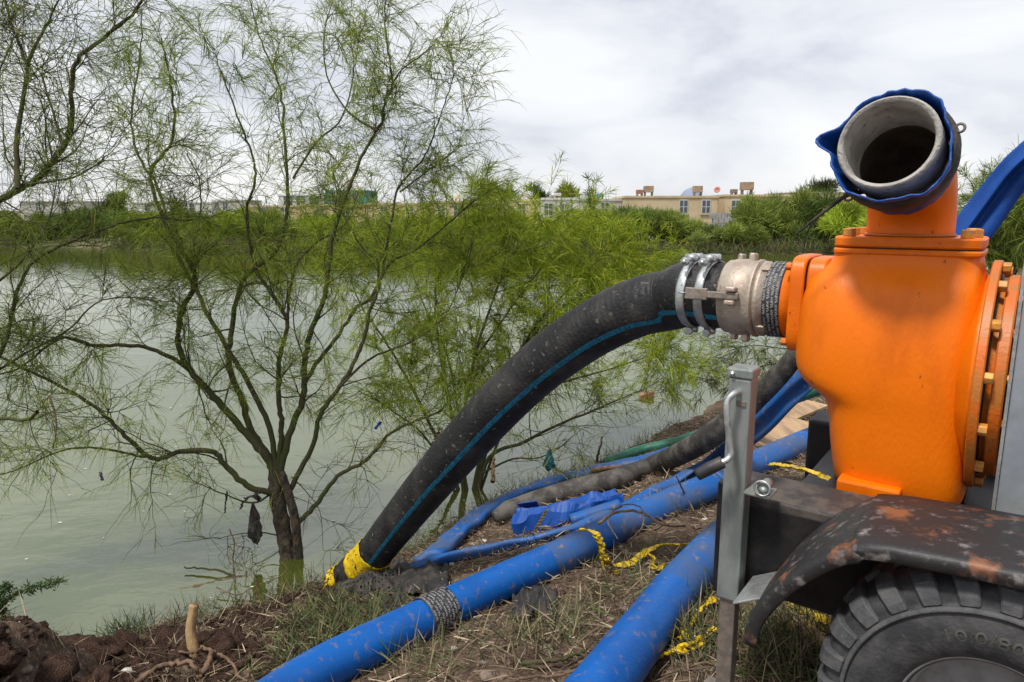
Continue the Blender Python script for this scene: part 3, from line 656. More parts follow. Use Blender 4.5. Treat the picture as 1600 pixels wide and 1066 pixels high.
tube('mast', [Vector((dc.x, dc.y + .1, dc.z - 1.0)), Vector((dc.x, dc.y + .1, dc.z))], .04, M['steel_dark'], t, k=6)

# ---------------------------------------------------------------- the pump trailer
tl = thing('pump_trailer', 'black rusty trailer carrying the orange pump', 'trailer', T(.2, .4, .77))
ZD = 1.42
box('side_beam', T, (-.9, 0, 1.11), (.70, .205, ZD), M['deck'], tl, .012)
box('beam_side_plate', T, (-.9, -.006, 1.12), (.69, -.0005, ZD - .03), M['black_paint'], tl, .002)
box('end_plate', T, (.705, -.01, 1.08), (.725, .207, ZD + .02), M['black_paint'], tl, .004)
box('far_beam', T, (-.9, .80, 1.12), (.66, .98, ZD + .03), M['black_paint'], tl, .012)
box('cross_member', T, (.15, .206, 1.18), (.55, .798, ZD - .03), M['black_paint'], tl, .006)
box('engine_tray', T, (-.9, .206, 1.14), (.12, .798, ZD - .05), M['black_paint'], tl, .006)
# fender: one bent sheet with a rolled lip
fp = [(-.62, 1.40), (-.30, 1.428), (0, 1.425), (.26, 1.41), (.30, 1.395), (.36, 1.345), (.42, 1.285), (.475, 1.21), (.515, 1.13), (.528, 1.06)]
fp = [(p.x, p.z + .095) for p in cr([(a, 0, b) for a, b in fp], 4)]
V = []; F = []
cols = [(.004, 0), (-.06, .004), (-.16, .006), (-.25, .004), (-.318, 0), (-.330, -.004), (-.334, -.012), (-.334, -.030), (-.330, -.033)]
for i, (u, z) in enumerate(fp):
    a = Vector((fp[min(i + 1, len(fp) - 1)][0] - fp[max(i - 1, 0)][0], fp[min(i + 1, len(fp) - 1)][1] - fp[max(i - 1, 0)][1])).normalized()
    nr = (-a.y, a.x) if a.x > 0 else (a.y, -a.x)
    nr = (-a.y, a.x)
    for v, h in cols:
        k = .004 * noise.noise((u * 9, v * 9, 2)) + .006 * noise.noise((u * 3, v * 4, 5))
        dent = -.012 * math.exp(-((u - .29) / .03) ** 2) * max(0, -v / .33)
        V.append(T(u + nr[0] * (h + k), v + .5 * k, z + nr[1] * (h + k) + dent))
kc = len(cols)
for i in range(len(fp) - 1):
    for j in range(kc - 1): F.append((i * kc + j, i * kc + j + 1, (i + 1) * kc + j + 1, (i + 1) * kc + j))
fo = mesh('fender', V, F, M['fender'], tl); sm = fo.modifiers.new('thick', 'SOLIDIFY'); sm.thickness = .004; sm.offset = -1
tag(fo, 'rust-patched black fender over the wheel')
box('fender_bracket', lambda u, v, z: T(u, v, z + (u - .54) * -.55), (.50, -.20, 1.20), (.60, -.02, 1.208), M['zinc'], tl, .002)
# tyre, lugs, lettering, rim
WC = T(0, -.19, 1.12); RW = .355
prof = [(-.105, .165), (-.128, .19), (-.139, .225), (-.137, .262), (-.128, .292), (-.120, .300), (-.116, .318), (-.100, .334), (-.06, .343), (0, .346), (.06, .343), (.10, .334), (.125, .30), (.139, .24), (.13, .19), (.105, .165)]
prof = [(p.x, p.y) for p in cr([(a, b, 0) for a, b in prof], 3)]
ty = lathe('tyre', prof, WC, AV, M['tyre'], tl, n=96)
lathe('bead_ring', [(-.1375, .286), (-.139, .290), (-.134, .296), (-.126, .297), (-.12, .290)], WC, AV, M['tyre_lug'], ty, n=96)
ax_, sx_, ux_ = axes(AV)
def WP(th, axl, r): return WC + ax_ * axl + (sx_ * math.cos(th) + ux_ * math.sin(th)) * r
lp = [(-.131, .298), (-.128, .318), (-.121, .334), (-.110, .347), (-.085, .355), (-.02, .360)]
li_ = [(-.110, .298), (-.108, .315), (-.104, .326), (-.098, .332), (-.08, .338), (-.02, .343)]
def lug(th0, half, sgn, lug_mat):
    V = []; k = len(lp)
    for s in (-1, 1):
        for (ax1, r1), (ax2, r2) in zip(lp, li_):
            skew = .06 * (ax1 + .13) / .11 * 1.0
            V.append(WP(th0 + s * half * (1 - .0 * ax1) + skew, sgn * ax1, r1))
        for (ax1, r1), (ax2, r2) in zip(lp, li_):
            skew = .06 * (ax1 + .13) / .11
            V.append(WP(th0 + s * half * 1.2 + skew, sgn * ax2, r2))
    F = []
    for j in range(k - 1):
        F.append((j, j + 1, 2 * k + j + 1, 2 * k + j))
        F.append((j, k + j, k + j + 1, j + 1)); F.append((2 * k + j, 2 * k + j + 1, 3 * k + j + 1, 3 * k + j))
    F.append((0, 2 * k, 3 * k, k)); F.append((k - 1, 2 * k - 1, 4 * k - 1, 3 * k - 1))
    o = mesh('lug', V, F, lug_mat, ty, smooth=False); autosmooth(o); bevel(o, .003, 1)
for i in range(26):
    lug(2 * math.pi * (i + .3) / 26, .062, 1, M['tyre_lug'])
for i in range(26): lug(2 * math.pi * (i + .8) / 26, .062, -1, M['tyre_lug'])
def text_mesh(txt, size, extr=0.):
    cu = bpy.data.curves.new('lettering', 'FONT'); cu.body = txt; cu.size = size; cu.extrude = extr; cu.resolution_u = 3; cu.align_x = 'CENTER'
    o = bpy.data.objects.new('lettering', cu); COL.objects.link(o)
    dg = bpy.context.evaluated_depsgraph_get(); me = bpy.data.meshes.new_from_object(o.evaluated_get(dg))
    V = [tuple(v.co) for v in me.vertices]; F = [tuple(p.vertices) for p in me.polygons]
    bpy.data.objects.remove(o); bpy.data.curves.remove(cu); bpy.data.meshes.remove(me); return V, F
def side_axial(r): return -.1385 + max(0, .235 - r) * .28 + max(0, r - .245) * .16
V, F = text_mesh('10.0/80-12', .040, .0015)
tcx = 0
r_mid = .236; th_c = R(90) - .02
# reading direction seen from the camera side: find sign
sgn = -1 if (sx_.dot(Vector((1, 0, 0))) > 0) else 1
VV = []
for x, y, z in V:
    r = r_mid - .014 + y; th = th_c + (x * 1.28) / r_mid * (-1 if sx_.dot(Vector((.85, -.5, 0))) > 0 else 1)
    VV.append(WP(th, side_axial(r) - .0022 - z, r))
mesh('lettering', VV, F, M['tyre_text'], ty, smooth=False)
lathe('wheel_rim', [(-.112, .170), (-.118, .176), (-.112, .182), (-.10, .176), (-.098, .160), (-.07, .150), (-.035, .145), (-.03, .12), (-.045, .07), (-.045, .0), (.0, .0), (.1, .15), (.11, .17)], WC, AV, M['rim_grey'], tl, n=64)
# jack
JU, JV = .655, -.048
hw = .0325
def J(u, v, z): return T(JU + u, JV + v, z)
jt = box('jack_tube', J, (-hw, -hw, 1.105), (hw, hw, 1.785), M['galv'], tl, .006)
box('jack_cap', J, (-hw - .004, -hw - .004, 1.785), (hw + .004, hw + .004, 1.815), M['galv'], tl, .006)
box('jack_leg', J, (-hw + .009, -hw + .009, .70), (hw - .009, hw - .009, 1.104), M['steel_dark'], tl, .004)
box('jack_foot', J, (-.08, -.08, .745), (.08, .08, .757), M['steel_dark'], tl, .003)
box('jack_bracket', J, (-hw - .075, -.05, 1.455), (-hw - .001, .03, 1.463), M['galv'], tl, .002)
lathe('jack_pin', [(-.02, .0), (-.02, .016), (.03, .016), (.03, 0)], J(-hw - .055, -.03, 1.485), AV, M['galv'], tl, n=14)
lathe('pin_ring', [(-.004, .021), (0, .025), (.004, .021), (0, .018)], J(-hw - .055, -.055, 1.487), AV, M['zinc'], tl, n=24)
tube('crank_handle', cr([J(.0, -hw + .005, 1.745), J(.004, -hw - .03, 1.748), J(.016, -hw - .046, 1.728), J(.014, -hw - .05, 1.69), J(.002, -hw - .05, 1.61), J(-.004, -hw - .052, 1.578), J(.004, -hw - .062, 1.562), J(.02, -hw - .072, 1.553)], 6), .009, M['zinc'], tl, k=10)
tube('crank_grip', cr([J(.012, -hw - .068, 1.557), J(.04, -hw - .08, 1.538), J(.075, -hw - .092, 1.512)], 5), lambda t_, s: .019 - .003 * abs(t_ - .5), M['black_plastic'], tl, k=12)
lathe('cap_rivet', [(-.004, 0), (-.004, .007), (.003, .007), (.003, 0)], J(.02, -hw - .006, 1.80), AV, M['zinc'], tl, n=12)
box('crank_slot', J, (-.022, -hw - .004, 1.705), (.006, -hw + .004, 1.722), M['steel_dark'], tl, .002)
# engine cover panel beside the pump
box('cover_panel', T, (-.75, .19, ZD + .012), (.035, .215, 2.35), M['galv_panel'], tl, .003)
box('panel_flange', T, (.036, .184, ZD + .012), (.044, .235, 2.35), M['zinc'], tl, .001)

# ---------------------------------------------------------------- the pump
PU, PV = .326, .50
def Q(du, dv, z): return T(PU + du, PV + dv, z)
pp = thing('water_pump', 'big orange cast-iron water pump bolted to the trailer', 'pump', Q(0, 0, 1.38))
sec = [(2.138, .236, -.213, .176, 6), (2.125, .238, -.215, .178, 6), (2.09, .240, -.216, .182, 5.5), (2.06, .275, -.220, .205, 4.6), (2.025, .308, -.226, .238, 3.8), (1.96, .324, -.235, .262, 3.4), (1.907, .329, -.240, .274, 3.2),
       (1.84, .332, -.242, .282, 3.1), (1.786, .331, -.242, .284, 3.1), (1.745, .325, -.242, .284, 3.1), (1.712, .306, -.242, .283, 3.1), (1.688, .268, -.241, .281, 3.1), (1.667, .232, -.240, .279, 3.1), (1.645, .212, -.240, .277, 3.1), (1.60, .203, -.240, .274, 3.2),
       (1.505, .190, -.240, .268, 3.2), (1.43, .176, -.240, .258, 3.2), (1.385, .165, -.236, .246, 3.2), (1.37, .13, -.21, .21, 2.8)]
V = []; F = []; K = 36
for z, l_, r_, vh, ex in sec:
    l_ *= .93; r_ *= .90; vh *= .88; top_ = max(0, (z - 2.05) / .09); l_ -= .018 * top_; r_ += .012 * top_
    cu_ = (l_ + r_) / 2; hu = (l_ - r_) / 2
    for j in range(K):
        th = 2 * math.pi * j / K; c, s = math.cos(th), math.sin(th)
        V.append(Q(cu_ + hu * math.copysign(abs(c) ** (2 / (ex if c > 0 else 7)), c), vh * math.copysign(abs(s) ** (2 / (ex if c > 0 else 4.5)), s), z))
for i in range(len(sec) - 1):
    for j in range(K): F.append((i * K + j, i * K + (j + 1) % K, (i + 1) * K + (j + 1) % K, (i + 1) * K + j))
F.append(tuple(range(K))); F.append(tuple((len(sec) - 1) * K + j for j in range(K))[::-1])
body = mesh('body', V, F, M['orange_body'], pp); autosmooth(body, 60); subsurf(body, 2)
def rrect(name, hu, hv, z0, z1, mat, parent, cu_=0., e_=7, bw=.006):
    V = []; K = 48
    for z in (z0, z1):
        for j in range(K):
            th = 2 * math.pi * j / K; c, s = math.cos(th), math.sin(th)
            V.append(Q(cu_ + hu * math.copysign(abs(c) ** (2 / e_), c), hv * math.copysign(abs(s) ** (2 / e_), s), z))
    F = [(j, (j + 1) % K, K + (j + 1) % K, K + j) for j in range(K)] + [tuple(range(K))[::-1], tuple(range(K, 2 * K))]
    o = mesh(name, V, F, mat, parent); autosmooth(o, 40); bevel(o, bw); return o
rrect('body_flange', .200, .160, 2.118, 2.137, M['orange'], pp, .010)
rrect('gasket', .195, .155, 2.137, 2.1405, M['black_paint'], pp, .010, bw=.001)
rrect('discharge_flange', .199, .159, 2.1405, 2.172, M['orange'], pp, .010)
def hexbolt(name, c, ax, r, h, mat, parent, rot=.2):
    ax, s, a = axes(ax); V = []
    for x in (0, h):
        for j in range(6):
            th = math.pi / 3 * j + rot; V.append(Vector(c) + ax * x + (s * math.cos(th) + a * math.sin(th)) * r)
    o = mesh(name, V, [(j, (j + 1) % 6, 6 + (j + 1) % 6, 6 + j) for j in range(6)] + [(5, 4, 3, 2, 1, 0), tuple(range(6, 12))], mat, parent, smooth=False); autosmooth(o); bevel(o, .0025, 2); return o
for du, dv in [(.165, -.12), (-.145, -.12), (.165, .12), (-.145, .12), (.175, 0), (-.16, -.02)]:
    hexbolt('bolt', Q(du, dv, 2.172), AZ, .02, .024, M['bolt'], pp, random.random())
# discharge elbow: hollow, turned towards the viewer
c0 = Q(.016, 0, 2.165); dn = (-AV + AU * .07).normalized(); eb = [c0 + AZ * (k * .03) for k in range(2)]
RB = .175; A_END = R(76); zc = 2.165 + .03
for k in range(1, 15):
    a = A_END * k / 14; eb.append(c0 + AZ * (.03 + RB * math.sin(a)) + dn * (RB * (1 - math.cos(a))))
dirE = (AZ * math.cos(A_END) + dn * math.sin(A_END)).normalized()
for k in range(1, 5): eb.append(eb[15] + dirE * (.235 * k / 4))
ax_side = AU
V, F, U = sweep(eb, lambda i, t_, s: circ(.121, 40), up=AU, caps=False)
mesh('discharge_elbow', V, F, M['orange'], pp, uvs=U)
V, F, U = sweep(eb, lambda i, t_, s: circ(.110, 40), up=AU, caps=False)
mesh('elbow_bore', V, [f[::-1] for f in F], M['pipe_bore'], pp, uvs=U)
RIM = eb[-1]
lathe('weld_bead', [(-.006, .119), (0, .129), (.008, .119)], Q(.016, 0, 2.176), AZ, M['orange_rim'], pp, n=40)
rimo = lathe('pipe_rim', [(-.10, .1215), (-.10, .125), (.018, .125), (.024, .123), (.026, .119), (.023, .1125), (.018, .1095), (-.16, .1075), (-.16, .1095)], RIM, dirE, M['pipe_rim'], pp, n=56)
autosmooth(rimo, 50)
# volute flange on the right with its ring of bolts
AF = Vector((-.80, .60, 0)).normalized(); FC = Q(-.222, 0, 1.765)
ri = lathe('volute_flange', [(-.012, .0), (-.012, .338), (-.009, .342), (.009, .342), (.012, .338), (.012, 0)], FC, -AF, M['orange_rim'], pp, n=72); autosmooth(ri)
lathe('volute_neck', [(-.07, .15), (-.06, .22), (-.045, .262), (-.025, .288), (-.013, .312), (-.013, .15)], FC, -AF, M['orange'], pp, n=72)
ri = lathe('volute_gasket', [(.0125, .0), (.0125, .30), (.016, .30), (.016, 0)], FC, -AF, M['black_paint'], pp, n=64)
ri = lathe('cover_flange', [(.030, 0), (.030, .296), (.034, .30), (.056, .30), (.060, .296), (.060, .0)], FC, -AF, M['orange_rim'], pp, n=72); autosmooth(ri)
ri = lathe('bearing_flange', [(.075, .0), (.075, .265), (.092, .265), (.092, .0)], FC, -AF, M['orange_rim'], pp, n=64); autosmooth(ri)
lathe('cover_neck', [(.012, .0), (.012, .28), (.075, .25), (.075, 0)], FC, -AF, M['orange_rim'], pp, n=48)
lathe('bearing_housing', [(.092, .0), (.092, .235), (.14, .235), (.22, .16), (.40, .12), (.40, 0)], FC, -AF, M['orange'], pp, n=48)
axu, su, uu = axes(-AF)
for k in range(14):
    th = 2 * math.pi * (k + .35) / 14; d = su * math.cos(th) + uu * math.sin(th)
    hexbolt('bolt', FC + axu * .060 + d * .278, axu, .015, .018, M['bolt'], pp, th)
    if k % 2: hexbolt('bolt', FC + axu * .092 + d * .248, axu, .014, .026, M['bolt'], pp, th)
for k in range(14):
    th = 2 * math.pi * (k + .35) / 14; d = su * math.cos(th) + uu * math.sin(th)
    hexbolt('bolt', FC + axu * .012 + d * .322, axu, .0175, .022, M['bolt'], pp, th)
# feet and the little blue flanged port at the upper right
box('foot', Q, (-.06, -.262, ZD - .028), (.115, -.13, 1.436), M['orange'], pp, .008)
box('foot', Q, (-.06, .13, ZD - .028), (.115, .262, 1.436), M['orange'], pp, .008)
VC = Q(-.33, .06, 2.085)
t = thing('valve_port', 'small blue bolted pipe flange at the pump top right', 'pipe fitting', Q(-.36, .06, 2.0))
for k, (a0, a1, r) in enumerate([(-.03, -.008, .075), (.0, .022, .075)]):
    autosmooth(lathe('port_flange', [(a0, 0), (a0, r), (a1, r), (a1, 0)], VC, -AU, M['galv_panel'] if k else M['orange_rim'], t, n=32))
lathe('port_pipe', [(.022, 0), (.022, .055), (.2, .055), (.2, 0)], VC, -AU, M['blue_dusty'], t, n=24)
for k in range(8):
    th = 2 * math.pi * k / 8; d = su * math.cos(th) + uu * math.sin(th)
    hexbolt('bolt', VC + axu * .022 + d * .062, axu, .009, .018, M['zinc'], t, th); hexbolt('bolt', VC - axu * .045 + d * .062, axu, .009, .015, M['zinc'], t, th)
# suction side
SC = Q(.283, 0, 1.945)
def sq_plate(name, u0, u1, hv, hz, mat, e_=7):
    V = []; K = 48
    for u in (u0, u1):
        for q in range(K):
            th = 2 * math.pi * q / K; c, s = math.cos(th), math.sin(th)
            V.append(SC + AU * u + AV * (hv * math.copysign(abs(c) ** (2 / e_), c)) + AZ * (hz * math.copysign(abs(s) ** (2 / e_), s)))
    o = mesh(name, V, [(q, (q + 1) % K, K + (q + 1) % K, K + q) for q in range(K)] + [tuple(range(K))[::-1], tuple(range(K, 2 * K))], mat, pp); autosmooth(o, 40); bevel(o, .006); return o
sq_plate('suction_flange', -.06, -.006, .138, .155, M['orange'], 5)
sq_plate('suction_flange', .0, .046, .142, .160, M['orange'], 5)
sq_plate('flange_gasket', -.006, .0, .132, .15, M['black_paint'], 5)
lathe('suction_neck', [(.046, .0), (.046, .128), (.10, .124), (.12, .122), (.12, 0)], SC, AU, M['orange'], pp, n=48)
axs, ss_, us_ = axes(AU)
for dv, dz in [(-.115, .125), (-.115, -.125), (.115, .125), (.115, -.125)]:
    hexbolt('bolt', SC + AU * .046 + AV * dv + AZ * dz, AU, .014, .018, M['orange_rim'], pp)

# printed black wrap tape: band plus raised white rows of lettering
def wrap_tape(label, c, ax, r, w, rows, size, name='wrap_tape', words='WRAP  WRAP  WRAP  ', flip=1, jit=.0):
    t = thing(name, label, 'tape', c)
    ax, s, a = axes(ax); prof_o = []; nseg = 9
    for k in range(nseg + 1):
        x = -w / 2 + w * k / nseg; prof_o.append((x, r + .004 + .0015 * (k % 2)))
    prof_ = prof_o + [(w / 2, r + .0005), (-w / 2, r + .0005)]
    lathe('band', prof_, c, ax, M['tape_black'], t, n=48)
    V0, F0 = text_mesh('WRAP', size)
    xs_ = [v[0] for v in V0]; wd = max(xs_) - min(xs_) + size * .35
    nrep = int(2 * math.pi * r / wd)
    for k in range(rows):
        x0 = -w / 2 + w * (k + .5) / rows; V = []; F = []
        for q in range(nrep):
            off = len(V); th0 = 2 * math.pi * (q + .31 * k) / nrep + random.uniform(-.05, .05)
            for x, y, z in V0:
                th = th0 + flip * x / r; V.append(Vector(c) + ax * (x0 + (y - size * .35) * flip + .002 * math.sin(3 * th)) + (s * math.cos(th) + a * math.sin(th)) * (r + .0072))
            F += [tuple(i + off for i in f) for f in F0]
        mesh('lettering', V, F, M['tape_print'], t, smooth=False)
    return t
wrap_tape('black printed tape wrapped round the pump inlet beside the coupling', SC + AU * .105, AU, .1255, .055, 4, .0125)

# ---------------------------------------------------------------- arched black suction hose with coupling
hs = thing('suction_hose', 'thick arched black hose with a blue stripe, clamped to the pump', 'hose', W(560, 905, 4.15))
z_s = SC.z
hp = [SC + AU * .235, SC + AU * .33, SC + AU * .43 + AZ * .003, W(1050, 468, 2.74), W(1000, 479, 2.82), W(950, 501, 2.92), W(900, 531, 3.03), W(850, 568, 3.14), W(800, 613, 3.26), W(750, 665, 3.4), W(700, 722, 3.56), W(660, 770, 3.72), W(615, 826, 3.92), W(578, 872, 4.08), W(548, 897, 4.18)]
hpath = cr(hp, 26)
RH = .119
def rh(t_): return RH * (1 - .17 * min(max((t_ - .58) / .42, 0), 1))
V, F, U = sweep(hpath, lambda i, t_, s: circ(rh(t_) * (1 + .006 * math.sin(s * 2 * math.pi / .026) + .006 * noise.noise((s * 4, 0, 0))), 40), caps=True)
mesh('hose_body', V, F, M['rubber'], hs, uvs=U)
def hose_strip(name, path, f0, a0, a1, mat, parent, k=4, drift=0.):
    pr = lambda i, t_, s: [(-1.011 * rh(f0 + (1 - f0) * t_) * math.cos(a0 + drift * t_ + (a1 - a0) * j / k), 1.011 * rh(f0 + (1 - f0) * t_) * math.sin(a0 + drift * t_ + (a1 - a0) * j / k)) for j in range(k + 1)]
    V, F, U = sweep(path, pr, closed=False); return mesh(name, V, F, mat, parent, uvs=U)
hose_strip('stripe', hpath[8:], .012, R(-40), R(-29), M['stripe'], hs, drift=R(8))
# coupling
lathe('adapter', [(.118, .0), (.118, .127), (.15, .127), (.152, .132), (.162, .132), (.17, .126), (.17, 0)], SC, AU, M['alu'], hs, n=48)
autosmooth(lathe('coupling_body', [(.168, 0), (.168, .128), (.174, .137), (.182, .137), (.19, .131), (.21, .134), (.225, .136), (.262, .136), (.266, .132), (.285, .131), (.29, .127), (.29, 0)], SC, AU, M['alu'], hs, n=56), 50)
def cam_arm(th):
    d = ss_ * math.cos(th) + us_ * math.sin(th); tdir = axs.cross(d)
    def fn(u, v, z): return SC + axs * u + tdir * v + d * (.131 + z)
    box('cam_lug', fn, (.215, -.032, -.006), (.25, -.014, .034), M['alu'], hs, .006); box('cam_lug', fn, (.215, .014, -.006), (.25, .032, .034), M['alu'], hs, .006)
    box('cam_arm', lambda u, v, z: fn(u, v, z + (u - .23) * .03), (.205, -.0125, .010), (.375, .0125, .024), M['steel_dark'], hs, .004)
    box('cam_handle', lambda u, v, z: fn(u, v, z + (u - .23) * .03), (.312, -.021, .008), (.392, .021, .027), M['steel_dark'], hs, .004)
    lathe('pull_ring', [(-.003, .016), (0, .019), (.003, .016), (0, .013)], fn(.40, 0, .02), tdir, M['zinc'], hs, n=20)
# arms face the viewer and the far side, lugs above and below
thv = math.atan2(us_.dot(Vector((-.4, -.9, .12)).normalized()), ss_.dot(Vector((-.4, -.9, .12)).normalized()))
for k in (0, math.pi): cam_arm(thv + k)
for k in (R(88), R(-88)):
    d = ss_ * math.cos(thv + k) + us_ * math.sin(thv + k); td = axs.cross(d)
    def fn2(u, v, z, d=d, td=td): return SC + axs * u + td * v + d * (.128 + z)
    box('cast_ear', fn2, (.20, -.022, 0), (.222, .022, .03), M['alu'], hs, .006); box('cast_ear', fn2, (.243, -.022, 0), (.262, .022, .026), M['alu'], hs, .006)
for s_ in (-1, 1): box('adapter_pad', (lambda s_: lambda u, v, z: SC + axs * u + (ss_ * math.cos(thv + s_ * .9) + us_ * math.sin(thv + s_ * .9)) * (.126 + z) + axs.cross(ss_ * math.cos(thv + s_ * .9) + us_ * math.sin(thv + s_ * .9)) * v)(s_), (.128, -.014, 0), (.156, .014, .010), M['alu'], hs, .002)
for q in (.345, .412):
    c = SC + AU * q + AZ * .001
    cl = lathe('clamp_band', [(-.017, RH + .001), (-.017, RH + .006), (-.009, RH + .0075), (.009, RH + .0075), (.017, RH + .006), (.017, RH + .001)], c, AU + AV * .12, M['zinc'], hs, n=56)
    tcd = (AZ * .93 - AV * .25).normalized()
    bb = c + tcd * (RH + .014)
    for k in (-1, 1): lathe('trunnion', [(-.021, 0), (-.021, .0135), (.021, .0135), (.021, 0)], bb + AV * (.026 * k) + AZ * .008, AU, M['zinc'], cl, n=18)
    tube('clamp_bolt', [bb - AV * .10 + AZ * -.004, bb + AV * .07 + AZ * .012], .0085, M['zinc'], cl, k=10)
    hexbolt('clamp_nut', bb - AV * .075 - AZ * .003, -AV, .016, .02, M['zinc'], cl)
    low = c - AZ * (RH + .012) - AV * .02
    lathe('trunnion', [(-.019, 0), (-.019, .0125), (.019, .0125), (.019, 0)], low, AU, M['zinc'], cl, n=18); hexbolt('clamp_nut', low - AV * .02 - AZ * .004, -AV, .015, .022, M['zinc'], cl)
# hose end wraps
def band_on(path, i0, i1, r, mat, name, label, amp=.006, cat='tape'):
    sub = path[i0:i1]; t = thing(name, label, cat, sub[len(sub) // 2])
    V, F, U = sweep(sub, lambda i, t_, s: [((r + amp * (.5 + noise.noise((a_ * .5, s * 60, 1)) * .9)) * math.cos(2 * math.pi * a_ / 48), (r + amp * (.5 + noise.noise((a_ * .5, s * 60, 1)) * .9)) * math.sin(2 * math.pi * a_ / 48)) for a_ in range(48)], caps=False)
    o = mesh('band', V, F, mat, t, uvs=U); m_ = o.modifiers.new('thick', 'SOLIDIFY'); m_.thickness = .002; return t
nh = len(hpath)
band_on(hpath, nh - 34, nh - 12, rh(.95) + .002, M['yellow'], 'caution_tape', 'yellow caution tape wound round the lower end of the arched hose', .008)
# strainer end below the tape and its loose tape
e0 = hpath[-1]; ed = (hpath[-1] - hpath[-6]).normalized()
sp_ = [e0 - ed * .02, e0 + ed * .05 + AZ * -.005, e0 + ed * .11 - AZ * .015]
tube('hose_end', cr(sp_, 5), lambda t_, s: rh(1) * (1.0 - .10 * t_), M['rubber'], hs, k=32)
def ribbon(name, label, pts, w, mat, cat='tape', twist=2., n=14, wob=.006, group=None, th=0, parent=None):
    path = cr(pts, n); ph = random.uniform(0, 6)
    for k_, q in enumerate(path[1:-1]): q += Vector([wob * 1.6 * noise.noise((k_ * .35, ph * 9, a_)) for a_ in (1, 5)] + [wob * 1.2 * abs(noise.noise((k_ * .35, ph * 9, 8)))])
    def pr(i, t_, s):
        a = twist * .6 * noise.noise((s * 7, ph, 0)) * 2; ww = w * (.55 + .45 * noise.noise((s * 16, ph, 3)) + .15)
        return [(x * ww * math.cos(a) - y * math.sin(a), x * ww * math.sin(a) * .8 + y * math.cos(a)) for x, y in [(-.5, 0), (-.2, .006), (.15, -.004), (.5, .003)]]
    V, F, U = sweep(path, pr, closed=False); V = [q + Vector(rng.normal(size=3) * .0007) for q in V]; o = mesh(name, V, F, mat, parent, uvs=U, smooth=False)
    m_ = o.modifiers.new('thick', 'SOLIDIFY'); m_.thickness = .0006
    if parent is None: tag(o, label, cat, group)
    return o
ribbon('caution_tape', 'loose strand of yellow caution tape at the very tip of the arched hose', [e0 + ed * .06 + Vector((-.04, -.13, .14)), e0 + ed * .10 + Vector((-.06, -.14, .05)), e0 + ed * .13 + Vector((-.07, -.10, -.06)), e0 + ed * .18 + Vector((-.12, -.12, -.10)), e0 + ed * .2 + Vector((-.22, -.12, -.11))], .05, M['yellow'])
band_on(cr(sp_, 12), 8, 20, rh(1) - .004, M['yellow'], 'caution_tape', 'ring of yellow caution tape at the tip of the arched hose', .010)

# ---------------------------------------------------------------- blue and black pipes lying on the bank
def bank_path(pts, r, n=10): return cr([Pt(q, r - .018) for q in pts], n)
RA = .085
pa = bank_path([(300, 1190), (410, 1108), (500, 1048), (600, 998), (690, 955), (790, 908), (880, 868), (960, 826), (1040, 790), (1110, 760), (1180, 725), (1260, 690), (1330, 660)], RA)
o = thing('blue_pipe', 'long fat blue pipe with a printed black tape band, crossing the bank', 'pipe', pa[40])
V, F, U = sweep(pa, lambda i, t_, s: [((RA + .004 * noise.noise((s * 3, j * .3, 0))) * math.cos(2 * math.pi * j / 32), (RA - .004 * (j > 16) + .003 * noise.noise((s * 2, j * .2, 4))) * math.sin(2 * math.pi * j / 32)) for j in range(32)])
cut = int(len(pa) * .48) * 32
mesh('clean_length', V[:cut], [f for f in F if max(f) < cut], M['blue_pipe'], o, uvs=U[:cut]); V2 = V[cut - 32:]; o2 = mesh('dusty_length', V2, [tuple(i - cut + 32 for i in f) for f in F if min(f) >= cut - 32], M['blue_dusty'], o, uvs=U[cut - 32:])
jc = pa[int(len(pa) * .755)]; jd = pa[int(len(pa) * .755) + 1] - jc
lathe('joint_ring', [(-.03, RA), (-.03, RA + .006), (.03, RA + .006), (.03, RA)], jc, jd, M['blue_dusty'], o, n=32)
ti = min(range(len(pa)), key=lambda i: (pa[i] - Pt((690, 955), RA)).length)
wrap_tape('black printed tape wrapped round the fat blue pipe', pa[ti], pa[ti + 1] - pa[ti - 1], RA + .002, .135, 8, .0145, flip=-1)
pb = bank_path([(850, 1170), (900, 1118), (950, 1060), (1000, 995), (1050, 930), (1090, 885), (1140, 835), (1200, 790)], .092)
o = thing('blue_pipe', 'short fat blue pipe running under the trailer frame', 'pipe', pb[20])
V, F, U = sweep(pb, lambda i, t_, s: circ(.092 + .003 * noise.noise((s * 3, 2, 0)), 36)); cut = int(len(pb) * .58) * 36
mesh('clean_length', V[:cut], [f for f in F if max(f) < cut], M['blue_pipe'], o, uvs=U[:cut]); mesh('dusty_length', V[cut - 36:], [tuple(i - cut + 36 for i in f) for f in F if min(f) >= cut - 36], M['blue_dusty'], o, uvs=U[cut - 36:])
# dusty black hose rising behind the trailer
pc = cr([Pt(q, .07) for q in [(772, 808), (830, 786), (900, 764), (960, 750), (1020, 728)]] + [W(1080, 700, 4.55), W(1140, 660, 4.25), W(1195, 615, 4.0), W(1240, 570, 3.8), W(1275, 520, 3.65), W(1300, 480, 3.6)], 16)
o = tube('black_hose', pc, lambda t_, s: .074 * (1 + .008 * math.sin(s * 2 * math.pi / .02)) * (min(1, .55 + t_ * 14)), M['rubber_dusty'], k=28)
tag(o, 'dusty black ribbed hose rising behind the jack to the pump', 'hose')
pg = cr([Pt(q, .045) for q in [(948, 722), (1000, 704), (1060, 690), (1120, 668)]] + [W(1180, 645, 5.2), W(1240, 622, 4.9), W(1300, 600, 4.7)], 10)
tag(tube('green_hose', pg, lambda t_, s: .045 * (1 + .01 * math.sin(s * 130)), M['green_pipe'], k=18), 'thin green hose beyond the dusty black hose', 'hose')
